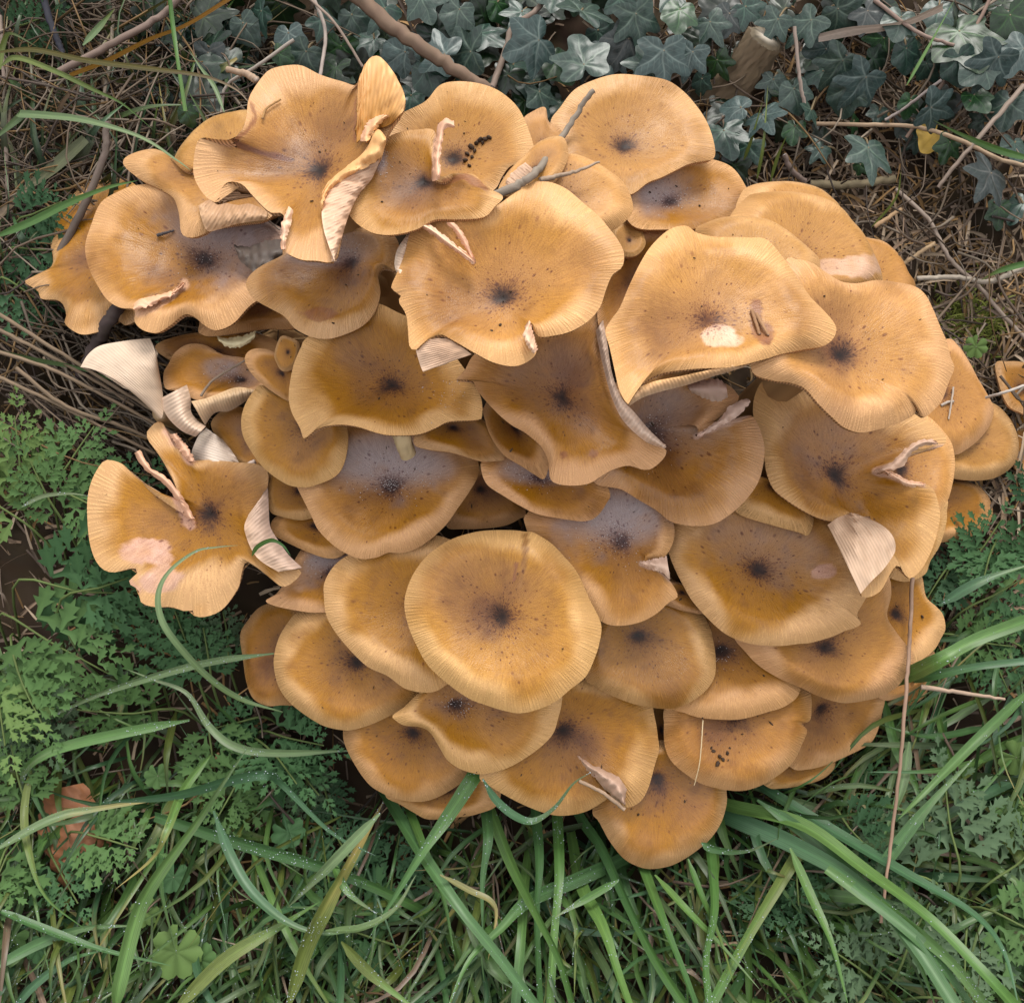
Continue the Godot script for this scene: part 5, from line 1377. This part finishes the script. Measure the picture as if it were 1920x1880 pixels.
func build_ferny() -> void:
	var kinds := [ferny_leaf(0), ferny_leaf(1), ferny_leaf(2), ferny_leaf(3)]
	var tones := [Color(0.078, 0.150, 0.048), Color(0.056, 0.126, 0.050), Color(0.110, 0.180, 0.052), Color(0.043, 0.098, 0.044), Color(0.092, 0.148, 0.078)]
	# stalk end, length, angle, tone, height
	var plants := [
		["ferny bright green plant left of the ragged torn mushroom, under the tan straws", [[40, 940, 140, -100, 2, 0.04], [100, 930, 130, -60, 0, 0.04], [125, 990, 120, -110, 0, 0.035], [10, 900, 100, -130, 0, 0.035], [70, 1000, 150, -150, 2, 0.035], [150, 1000, 140, -40, 1, 0.03], [120, 930, 120, 20, 0, 0.04]]],
		["ferny plant with frosted leaves at the left edge, below the ragged torn mushroom's level", [[30, 1090, 210, 10, 1, 0.05], [0, 1150, 200, 30, 0, 0.05], [110, 1130, 150, -20, 1, 0.05], [20, 1190, 170, 60, 0, 0.045], [-10, 1240, 170, 80, 2, 0.04], [60, 1280, 130, 100, 4, 0.035], [-20, 1300, 150, 30, 4, 0.03], [30, 1390, 140, -60, 4, 0.03], [130, 1060, 100, -10, 1, 0.02]]],
		["ferny plant between the long dewy blades and the lower left mushrooms", [[380, 1300, 140, -110, 1, 0.03], [400, 1290, 100, -100, 1, 0.03], [330, 1330, 150, -170, 0, 0.03], [300, 1260, 120, -90, 1, 0.025], [430, 1250, 90, -100, 4, 0.03], [390, 1340, 120, 80, 0, 0.03], [430, 1340, 90, 60, 1, 0.02]]],
		["ferny dark plant tucked under the round golden lower left mushroom", [[490, 1370, 130, 10, 1, 0.03], [480, 1385, 130, 60, 1, 0.03], [530, 1400, 110, 50, 1, 0.025], [570, 1415, 100, 85, 4, 0.02], [470, 1420, 120, 120, 0, 0.03], [500, 1345, 90, 170, 1, 0.025], [600, 1450, 80, 75, 3, 0.015]]],
		["ferny plant in shade under the small golden mushroom on the right", [[1870, 1010, 110, 100, 1, 0.03], [1800, 1080, 110, -60, 1, 0.025], [1935, 965, 90, -70, 3, 0.02], [1880, 1080, 120, -40, 1, 0.03], [1780, 1060, 90, 120, 3, 0.02]]],
		["ferny plant beside the two broad blades on the right", [[1800, 1150, 130, -30, 1, 0.03], [1760, 1190, 120, 10, 0, 0.03], [1830, 1180, 110, 60, 1, 0.025], [1740, 1140, 100, -60, 3, 0.025], [1880, 1200, 100, 20, 3, 0.02]]],
		["ferny pale plant in the right foreground, right of the hanging stalk", [[1800, 1650, 170, -100, 4, 0.045], [1850, 1660, 150, -40, 4, 0.04], [1830, 1700, 150, 30, 0, 0.04], [1760, 1660, 150, -160, 4, 0.04], [1810, 1720, 130, 90, 4, 0.035], [1900, 1610, 110, -70, 2, 0.03]]],
		["ferny pale plant in the right foreground, near the lower edge", [[1680, 1830, 130, -60, 4, 0.035], [1660, 1860, 130, -150, 4, 0.03], [1720, 1870, 120, 10, 0, 0.03], [1640, 1800, 110, -100, 0, 0.03]]],
		["ferny leaves below the lowest right mushrooms, at the sheaf of blades", [[1590, 1490, 110, 0, 1, 0.02], [1560, 1510, 120, 40, 3, 0.03], [1650, 1430, 90, -20, 1, 0.01], [1500, 1580, 110, 80, 3, 0.025], [1470, 1640, 110, 120, 3, 0.02]]],
		["ferny leaves deep between the front grass blades, left of centre", [[760, 1780, 150, -160, 1, 0.015], [730, 1720, 130, -80, 3, 0.015], [690, 1660, 120, -120, 3, 0.015], [800, 1830, 130, 60, 1, 0.015], [640, 1850, 130, -100, 1, 0.015], [640, 1760, 110, 160, 3, 0.01]]],
		["ferny leaves over the orange brown dead leaf, left foreground", [[130, 1560, 130, 20, 0, 0.035], [60, 1530, 120, -100, 0, 0.035], [20, 1580, 130, 100, 0, 0.03], [90, 1590, 110, 60, 1, 0.03]]],
		["feathery dark plant at the left edge, beside the ragged golden mushroom", [[10, 470, 110, 0, 3, 0.03], [30, 420, 100, -20, 3, 0.03], [0, 520, 110, 30, 3, 0.025], [20, 560, 90, -60, 3, 0.02], [10, 60, 90, -20, 3, 0.03]]]]
	for q in plants:
		var base := over_ground(Vector2(q[1][0][0], q[1][0][1]), 0.0)
		var o := thing("cow_parsley", q[0], "ferny plant", base, "ferny leaved plants round the cluster")
		for l in q[1]:
			var leaf := part("leaf", kinds[rng.randi() % 4], tinted("leaf", tones[l[4]]), o)
			lay(leaf, Vector2(l[0], l[1]), l[5], l[2] * 1.36, l[3], rng.randf_range(-20, 26), rng.randf_range(-30, 30))
			var dir := -leaf.transform.basis.z
			var pos := leaf.position
			leaf.position -= base
			var foot := pos - dir * 0.25 + Vector3(0, -0.03, 0)
			foot.y = ground_y(foot.x, foot.z)
			part("leaf_stalk", tube(spline3([pos + dir * 0.85 + leaf.transform.basis.y * 0.08 - base, pos + dir * 0.4 + leaf.transform.basis.y * 0.11 - base, pos - base, foot - base], 12), 0.0004, 0.0008, 5, Color(0.11, 0.15, 0.05), 0.1), M.leaf, o)
	var rl := round_leaf()
	var rounds := [[330, 1785, 90, "bright round lobed leaf near the lower left foreground"], [375, 1800, 60, "round lobed leaf touching the brighter larger one"], [200, 1540, 60, "round lobed leaf beside the orange brown dead leaf"], [325, 1645, 55, "round lobed leaf under the broad bright blade"], [270, 1710, 50, "small round leaf under the long pale blade"], [295, 1455, 45, "small round leaf below the dewy arching blade"], [25, 1755, 50, "small round leaf at the left edge of the foreground"], [70, 1780, 45, "small shaded round leaf in the left foreground grass"], [1905, 1420, 60, "small round leaf at the right edge among grass"], [1890, 1530, 50, "small yellow green round leaf right of the ferny pale plant"], [1800, 760, 40, "small round leaf on the litter under the moss"], [540, 1560, 60, "small dark round leaf under the bluish arching blade"], [1830, 650, 40, "small green leaf in the moss"]]
	for k in rounds.size():
		var q: Array = rounds[k]
		var base := over_ground(Vector2(q[0], q[1]), 0.0)
		var o := thing("cranesbill", q[3], "herb", base)
		var leaf := part("leaf", rl, tinted("leaf", tones[[2, 0, 0, 1][k % 4]]), o)
		lay(leaf, Vector2(q[0], q[1]), 0.03, q[2] * 1.15, 90.0 + rng.randf_range(-60, 60), rng.randf_range(-15, 15), rng.randf_range(-15, 15))
		leaf.position -= base
		part("leaf_stalk", tube(spline3([leaf.position, leaf.position * 0.5 + Vector3(0.004, 0, 0), Vector3.ZERO], 6), 0.0006, 0.0007, 5, Color(0.12, 0.13, 0.05)), M.leaf, o)

func build_grass() -> void:
	var g := GREENS
	var straw := Color(0.36, 0.28, 0.10)
	var pale := Color(0.17, 0.22, 0.11)
	# the blades that stand out, each along its own line
	grass_blade("513,1225 400,1240 300,1265 190,1300 100,1340 60,1357", [0.06, 0.06, 0.04], 14, g[5], pale, "long dewy blade arching left from the lower left mushroom over the ferny leaves", 90)
	grass_blade("655,1407 520,1412 440,1400 390,1360 350,1300 290,1275 238,1255", [0.05, 0.06, 0.05], 15, g[5], pale, "S-curved dewy blade ending under the front left round mushroom", 110)
	grass_blade("355,1350 250,1370 120,1400 60,1430 40,1470 60,1515", [0.05, 0.06, 0.03], 20, g[0], pale, "dewy arching blade that hooks down at the left", 120)
	grass_blade("215,1900 225,1840 255,1720 290,1650 370,1540 410,1480 465,1400", [0.05, 0.07, 0.09], 28, g[2], g[5], "broad bright unbroken blade slanting up through the left foreground", 20)
	grass_blade("395,1415 345,1480 312,1560 285,1610 215,1668", [0.05, 0.07, 0.05], 17, g[2], straw, "short bright blade left of the broad bright one", 10)
	grass_blade("190,1505 330,1490 440,1460 500,1453 530,1472 620,1560 705,1605", [0.06, 0.08, 0.04], 21, g[3], g[3], "bluish blade folded like a knee below the dark ferny plant", 60)
	grass_blade("-20,1600 100,1535 190,1515 350,1490", [0.05, 0.05], 18, g[5], straw, "blade with straw yellow end lying over the dead leaf", 25)
	grass_blade("290,1530 450,1580 620,1630 760,1690 830,1730", [0.04, 0.05, 0.01], 28, g[1], g[0], "wide dew covered blade running flat below the knee-shaped one", 220, true)
	grass_blade("400,1520 430,1600 470,1670 540,1730 620,1750 720,1725", [0.06, 0.05, 0.06], 20, g[3], g[5], "curving blade that sweeps under to the right in the left foreground", 30)
	grass_blade("712,1525 640,1600 580,1660 538,1702", [0.07, 0.05], 20, g[5], pale, "pale twisted blade right below the front left round mushroom", 60)
	grass_blade("535,1900 570,1780 610,1700 665,1600 720,1500", [0.05, 0.06, 0.03], 40, g[4], straw, "wide dewy blade turning yellow along its edge", 170)
	grass_blade("320,1900 420,1800 520,1740 600,1690", [0.04, 0.05], 26, g[4], g[0], "broad yellow green blade low in the left foreground", 60)
	grass_blade("-20,1700 90,1745 190,1780 320,1810", [0.04, 0.04], 18, g[1], g[1], "dewy blade lying flat at the left edge, lower part", 60)
	grass_blade("60,1430 45,1520 55,1600 85,1680 170,1750", [0.04, 0.05], 15, g[4], g[0], "thin yellow green blade bowing down beside the dead leaf", 20)
	grass_blade("-20,1820 70,1770 160,1740 260,1735", [0.04, 0.04], 20, g[1], g[5], "short dewy blade from the left edge near the lower corner", 40)
	grass_blade("20,1900 60,1850 130,1800 200,1780", [0.03, 0.04], 16, g[3], g[1], "thin shaded blade in the lower left corner", 30)
	grass_blade("690,1440 728,1500 790,1600 860,1700 940,1800 1015,1900", [0.01, 0.06, 0.06], 26, g[1], g[1], "long straight blade slanting right across the front, left of centre", 25, true)
	grass_blade("730,1440 760,1505 790,1580 830,1680 852,1790", [0.01, 0.05, 0.04], 20, g[0], g[0], "blade just right of the long straight slanting one", 30)
	grass_blade("935,1380 905,1430 885,1462 840,1530 790,1600 740,1680 690,1760", [0.045, 0.062, 0.06, 0.05], 29, g[0], g[1], "dew covered blade slanting left from under the lowest front caps", 190)
	grass_blade("905,1430 908,1495 915,1570 905,1650 905,1760", [0.01, 0.05, 0.04], 22, g[1], g[1], "upright blade below the gap between the front caps", 15)
	grass_blade("880,1430 920,1520 960,1620 1010,1720 1050,1800 1080,1900", [0.01, 0.06, 0.06], 26, g[2], g[0], "fresh straight blade slanting right under the brown front mushroom", 20, true)
	grass_blade("1000,1450 1005,1540 1010,1620 1005,1720 1012,1900", [0.01, 0.05, 0.04], 22, g[1], g[1], "upright bluish blade under the brown front mushroom", 40, true)
	grass_blade("1042,1450 1045,1535 1048,1640 1038,1760 1030,1900", [0.01, 0.05, 0.04], 21, g[0], g[2], "upright dewy blade left of the drooping shiny mushroom", 120, true)
	grass_blade("1000,1540 985,1660 978,1760 965,1900", [0.015, 0.05, 0.05], 24, g[2], g[1], "bright blade hanging in the centre foreground", 0, true)
	grass_blade("1240,1560 1175,1605 1080,1650 990,1690 940,1740 880,1800 835,1900", [0.01, 0.05, 0.06], 27, g[1], g[0], "dew covered blade running left from under the drooping shiny mushroom", 230)
	grass_blade("1160,1650 1090,1690 1040,1720", [0.05, 0.05], 15, g[0], pale, "small dewy blade below the dew covered one at centre", 90)
	grass_blade("1050,1440 1090,1530 1130,1590 1180,1700 1230,1800 1295,1900", [0.005, 0.04, 0.05], 28, g[1], g[0], "wide shaded blade passing behind the drooping shiny mushroom", 15, true)
	grass_blade("1180,1530 1200,1610 1240,1720 1280,1820 1310,1900", [0.005, 0.05, 0.05], 23, g[0], g[1], "blade dropping straight from the drooping shiny mushroom", 15, true)
	grass_blade("1070,1560 1090,1660 1130,1740 1160,1830 1185,1900", [0.015, 0.05, 0.06], 26, g[2], g[2], "broad fresh blade in the centre foreground with a curled tip beside it", 30, true)
	grass_blade("610,1745 680,1740 740,1705 780,1640", [0.06, 0.07], 20, g[5], pale, "pale crescent blade in the foreground, left of centre", 25)
	grass_blade("640,1765 700,1830 790,1900", [0.04, 0.05], 22, g[4], g[2], "yellowish blade low in the foreground, left of centre", 20)
	grass_blade("620,1610 650,1670 705,1712", [0.05, 0.05], 16, g[0], pale, "small blade crossing under the wide yellow edged one", 50)
	grass_blade("825,1640 880,1670 920,1690 930,1720 915,1800", [0.06, 0.05], 14, Color(0.24, 0.23, 0.10), straw, "thin straw tipped blade bent over in the centre foreground", 10)
	grass_blade("905,1460 930,1500 965,1530 1000,1540 1040,1515 1075,1470 1108,1448", [0.095, 0.09, 0.115], 16, g[3], pale, "bent blade that rises over the brown front mushroom to the pinkish leaf", 60)
	grass_blade("1300,1470 1358,1508 1500,1545 1620,1630 1740,1720 1850,1830 1915,1900", [0.01, 0.06, 0.10], 30, g[2], g[0], "fresh edged blade on top of the thick sheaf at the right", 20, true)
	grass_blade("1300,1490 1362,1528 1480,1580 1600,1650 1700,1750 1800,1900", [0.01, 0.05, 0.08], 34, g[3], g[1], "dark bluish blade on the underside of the thick sheaf at the right", 10, true)
	grass_blade("1380,1440 1450,1490 1580,1570 1700,1640 1820,1710 1880,1780 1912,1890", [0.01, 0.06, 0.09], 30, g[3], g[3], "bluish upper blade of the thick sheaf, bowing down at its end", 20)
	grass_blade("1550,1630 1680,1720 1780,1800 1860,1900", [0.06, 0.08], 26, g[0], g[2], "middle blade of the thick sheaf, lit along its rib", 60, true)
	grass_blade("1600,1660 1720,1760 1780,1830 1830,1900", [0.07, 0.07], 24, g[1], g[1], "lower blade of the thick sheaf, spreading to the lower edge", 30, true)
	grass_blade("1420,1500 1520,1570 1640,1680 1720,1800 1760,1900", [0.04, 0.06], 24, g[1], g[0], "blade hidden partly under the thick sheaf", 20)
	grass_blade("1640,1650 1690,1575 1750,1500 1828,1420", [0.05, 0.06], 24, g[1], g[5], "single blade pointing up right beyond the hanging stalk", 20)
	grass_blade("1640,1285 1700,1268 1760,1240 1830,1200 1940,1158", [0.03, 0.09, 0.09], 34, g[2], g[0], "broad bright blade touching the right lower mushroom edge", 30, true)
	grass_blade("1680,1275 1740,1268 1830,1250 1940,1238", [0.02, 0.07, 0.075], 19, g[1], g[3], "narrow blade below the broad bright right one", 20, true)
	grass_blade("1765,1132 1840,1090 1940,1056", [0.06, 0.065], 20, g[3], g[5], "bluish blade above the broad bright right one", 30)
	grass_blade("1940,1285 1840,1380 1740,1480 1680,1540", [0.05, 0.05], 20, g[0], g[2], "long blade slanting down left at the right edge", 10)
	grass_blade("1482,1590 1520,1680 1560,1770 1592,1890", [0.05, 0.05], 20, g[2], g[0], "thin fresh blade under the thick sheaf, leaning right", 20)
	grass_blade("1560,1490 1505,1585 1400,1760 1325,1900", [0.01, 0.045, 0.05], 25, g[4], g[0], "yellow green dewy blade slanting left under the thick sheaf", 150, true)
	grass_blade("1320,1480 1330,1580 1338,1700 1322,1800 1330,1900", [0.005, 0.05, 0.05], 25, g[0], g[0], "upright dew covered blade right of the drooping shiny mushroom", 170, true)
	grass_blade("1315,1580 1340,1592 1400,1595 1462,1570", [0.05, 0.05], 15, g[1], pale, "short level blade at the right side of the drooping shiny mushroom", 25)
	grass_blade("1228,1640 1290,1710 1350,1770 1425,1855", [0.05, 0.05], 18, g[2], g[5], "slim blade crossing the upright dewy one", 5)
	grass_blade("1290,1610 1315,1680 1350,1760 1375,1840", [0.05, 0.05], 16, g[0], g[4], "slim blade falling beside the upright dewy one", 5)
	grass_blade("1705,1390 1690,1480 1650,1590", [0.04, 0.04], 20, g[5], g[0], "shaded blade left of the hanging stalk", 5)
	grass_blade("1580,1620 1640,1580 1720,1560 1760,1570", [0.04, 0.05], 24, g[5], g[1], "grey green blade crossing behind the hanging stalk", 20)
	grass_blade("1655,1300 1680,1400 1720,1480 1735,1560", [0.03, 0.04], 18, g[0], g[0], "blade under the right end of the cluster", 0)
	grass_blade("1940,1370 1840,1420 1760,1500 1720,1560", [0.03, 0.03], 20, g[2], g[0], "fresh thin blade at the right edge among herbs", 0)
	# upper left
	grass_blade("-20,268 38,218 42,214 150,224 260,256 330,300 358,320", [0.075, 0.09, 0.11], 15, g[5], pale, "big bent grey green blade whose tip rests at the largest crinkled mushroom", 0)
	grass_blade("-20,448 60,415 130,380 200,352 258,338", [0.06, 0.10], 15, g[0], g[2], "straight green blade ending over the wide golden mushroom", 0)
	grass_blade("-20,100 60,92 160,112 280,128 380,142 440,166 470,196", [0.07, 0.085], 11, Color(0.22, 0.20, 0.08), DRY[0], "long tan blade crossing the dry grass to the largest crinkled mushroom", 0)
	grass_blade("0,125 30,108 100,132 180,170 230,195 290,246", [0.06, 0.06], 10, g[4], g[2], "thin yellow green blade below the long tan one", 0)
	grass_blade("130,140 200,112 280,72 350,45 440,-10", [0.06, 0.06], 12, Color(0.30, 0.16, 0.03), Color(0.36, 0.18, 0.04), "orange withered blade at the top, left of the ivy", 0, true)
	grass_blade("316,-20 322,40 332,110 347,208", [0.07, 0.06], 10, g[0], g[2], "single upright green blade in front of the ivy", 0, true)
	grass_blade("420,210 400,160 375,125 353,92", [0.07, 0.06], 8, g[5], pale, "slender pale blade in front of the ivy", 0)
	grass_blade("160,260 100,315 50,355 -20,425", [0.035, 0.03], 24, Color(0.10, 0.11, 0.05), DRY[0], "wide fading blade lying in the dry grass", 0, true)
	grass_blade("0,130 5,85 20,62 70,88", [0.06, 0.07], 10, g[4], pale, "short looped blade at the upper left edge", 0)
	grass_blade("155,85 190,45 215,15", [0.05, 0.05], 12, g[5], g[4], "short pale green blade near the upper left top", 0)
	grass_blade("-20,655 60,672 150,690 230,720", [0.045, 0.04], 14, g[5], g[1], "green blade between the tan straws left of the overturned mushroom", 0)
	grass_blade("290,640 330,652 420,648 500,640", [0.035, 0.04], 10, g[3], g[5], "bluish thin blade beneath the torn golden rim", 0)
	grass_blade("40,950 80,930 130,925 165,930", [0.05, 0.06], 8, pale, pale, "short frosted blade left of the ragged torn mushroom", 30)
	# over the ragged torn mushroom and lower left
	var P := []
	for q in [["Z1", 446, 1022, 0.004], ["Z1", 405, 1026, 0.006], ["Z1", 366, 1034, 0.008], ["Z1", 320, 1068, 0.010], ["Z1", 298, 1106, 0.010], ["Z1", 299, 1150, 0.010]]:
		P.append(on_cap(q[0], Vector2(q[1], q[2]), q[3]))
	P.append(over_ground(Vector2(322, 1195), 0.085))
	P.append(over_ground(Vector2(385, 1265), 0.07))
	P.append(over_ground(Vector2(450, 1310), 0.06))
	P.append(over_ground(Vector2(530, 1335), 0.05))
	P.reverse()
	var line := spline3(P, 44)
	solo("grass_blade", blade_mesh(line, 0.0030, 0.2, g[5], pale, 0.28, 40), M.grass, "thin blade curling up over the ragged torn mushroom", "grass blade", "long grass blades")
	line = spline3([on_cap("Z1", Vector2(472, 1042), 0.009), on_cap("Z1", Vector2(482, 1024), 0.012), on_cap("Z1", Vector2(508, 1012), 0.012), on_cap("Z1", Vector2(530, 1022), 0.010), on_cap("Z1", Vector2(545, 1042), 0.006)], 24)
	solo("grass_blade", blade_mesh(line, 0.0026, 0.2, g[0], g[1]), M.grass, "short green blade hooped over the gilled curl of the ragged torn mushroom", "grass blade", "long grass blades")
	# right upper
	for q in [["1420,335 1432,270 1440,160", "thin upright yellow green blade right of the lilac dusted mushroom"], ["1445,340 1460,290 1475,255", "shorter upright blade beside the thin yellow green one"], ["1395,300 1410,260 1430,190", "fine blade rising in front of the ivy by the rear mushrooms"], ["1635,425 1680,370 1690,320", "fine bent blade on the litter behind the tan rims"]]:
		grass_blade(q[0], [0.045, 0.07], 7, g[4], g[4], q[1])
	grass_blade("1940,300 1870,280 1800,250 1750,225", [0.055, 0.05], 13, g[0], g[5], "green blade over the bent straw at the right edge")
	grass_blade("1940,490 1880,505 1840,525", [0.035, 0.03], 12, g[0], g[4], "short green blade at the right end of the pale crooked twig")
	grass_blade("1700,160 1740,90 1790,0", [0.055, 0.06], 6, g[2], g[2], "fine upright blade crossing the ivy, left of the straight brown twig")

	# the rest of the grass
	var V := PackedVector3Array()
	var N := PackedVector3Array()
	var I := PackedInt32Array()
	var C := PackedColorArray()
	var T := PackedVector2Array()
	for k in 2000:
		var p := Vector2.ZERO
		var a := 0.0
		var tall := 1.0
		var z := rng.randf()
		if z < 0.68:
			p = Vector2(rng.randf_range(-60, 1980), rng.randf_range(1430, 1960))
			a = PI * 0.5 + rng.randfn(0, 0.55) + (p.x - 960) / 960.0 * -0.45
			if p.x > 1300:
				a -= 0.5
		elif z < 0.78:
			p = Vector2(rng.randf_range(1640, 1980), rng.randf_range(1020, 1800))
			a = rng.randfn(2.4, 0.6)
		elif z < 0.88:
			p = Vector2(rng.randf_range(-60, 560), rng.randf_range(1180, 1560))
			a = rng.randfn(2.6, 0.8)
			tall = 0.7
		else:
			p = Vector2(rng.randf_range(-60, 420), rng.randf_range(-60, 520))
			a = rng.randfn(-1.2, 0.7)
			tall = 0.7
		var len_ := rng.randf_range(120, 420) * tall
		var h := rng.randf_range(0.0, 0.03)
		var bend := rng.randfn(0, 0.14)
		var far := p + Vector2.from_angle(a - bend * 0.6) * len_
		if over_caps(p) or over_caps(far) or over_caps(p.lerp(far, 0.5)):
			continue
		var A := over_ground(p, h * 0.5)
		var B := over_ground(p + Vector2.from_angle(a + bend) * len_ * 0.5, h + 0.012)
		var D := over_ground(p + Vector2.from_angle(a - bend * 0.6) * len_, h + rng.randf_range(-0.006, 0.01))
		var c: Color = g[rng.randi() % 6]
		if z >= 0.88:
			c = Color(c.r * 0.75, c.g * 0.55, c.b * 0.7)
		var tipc: Color = straw if rng.randf() < 0.14 else (g[rng.randi() % 6] as Color)
		var dim := rng.randf_range(0.38, 0.78)
		if rng.randf() < 0.05:
			c = DRY[rng.randi() % 3]
			tipc = DRY[0]
		var broad := 0.0
		if k < 420:
			broad = rng.randf_range(0.0012, 0.0026)
			dim = rng.randf_range(0.55, 0.9)
		blade_into(V, N, I, C, spline3([A, B, D], 9), broad + (0.0011 + 0.0028 * pow(rng.randf(), 2.0)) * (0.7 + 0.3 * tall), rng.randf_range(-0.7, 0.7), Color(c.r * dim, c.g * dim, c.b * dim), Color(tipc.r * dim, tipc.g * dim, tipc.b * dim), 0.25, rng.randi_range(0, 14) if z < 0.62 else 0, false, T)
	mass("grass", commit(V, N, I, C, T), M.grass, "green grass in the foreground and round the edges beneath the long blades")

	# the dead leaf
	var A := over_ground(Vector2(140, 1560), 0.012)
	var dv := PackedVector3Array()
	var dc := PackedColorArray()
	var dt := PackedVector2Array()
	var e1 := resample(parse("95,1480 70,1540 85,1600 120,1665"), 20, false)
	var e2 := resample(parse("160,1468 195,1530 200,1590 125,1668"), 20, false)
	for j in 12:
		for i in 20:
			var q := e1[i].lerp(e2[i], j / 11.0) + Vector2(nf.get_noise_2d(i * 14.0, j * 3.0), 0) * 12.0
			dv.append(over_ground(q, 0.026 + 0.005 * sin(PI * j / 11.0) + 0.0012 * nf.get_noise_2d(i * 5.0, j * 5.0)) - A)
			var gg := 1.0 + 0.3 * nf.get_noise_2d(i * 12.0 + 70.0, j * 12.0)
			dc.append(Color(0.25 * gg, 0.105 * gg, 0.048 * gg))
			dt.append(Vector2(i / 20.0, j / 12.0))
	var keep := cam_at
	cam_at -= A
	var lm := sheet(dv, 20, 12, 0.0004, dc, dt)
	cam_at = keep
	var dl := solo("dead_leaf", lm, M.dead, "orange brown dead leaf on the ground in the left foreground", "leaf")
	dl.position = A
	for q in [[1320, 1500, 0], [1735, 262, 1]]:
		pass
	# yellow leaf at the upper right
	A = over_ground(Vector2(1735, 275), 0.03)
	var yl := thing("yellow_leaf", "yellowing leaf hanging under the bent straw at the upper right", "leaf", A)
	var yb := part("leaf", ivy_leaf(1), tinted("dead", Color(0.42, 0.27, 0.05)), yl)
	lay(yb, Vector2(1755, 250), 0.03, 52, 130, 10, 10)
	yb.position -= A

	# dew
	var s := SphereMesh.new()
	s.radius = 0.5
	s.height = 0.8
	s.radial_segments = 8
	s.rings = 4
	var MM := MultiMesh.new()
	MM.transform_format = MultiMesh.TRANSFORM_3D
	MM.mesh = s
	MM.instance_count = dew_at.size()
	for k in dew_at.size():
		var d := 0.00014 + 0.00048 * pow(rng.randf(), 3.0)
		MM.set_instance_transform(k, Transform3D(Basis.IDENTITY.scaled(Vector3(d, d, d)), dew_at[k]))
	var mi := MultiMeshInstance3D.new()
	mi.name = "dew_drops"
	mi.multimesh = MM
	mi.material_override = M.dew
	add_child(mi)
	mi.set_meta("kind", "stuff")
	mi.set_meta("label", "tiny dew drops beaded on the grass blades")
	mi.set_meta("category", "dew")
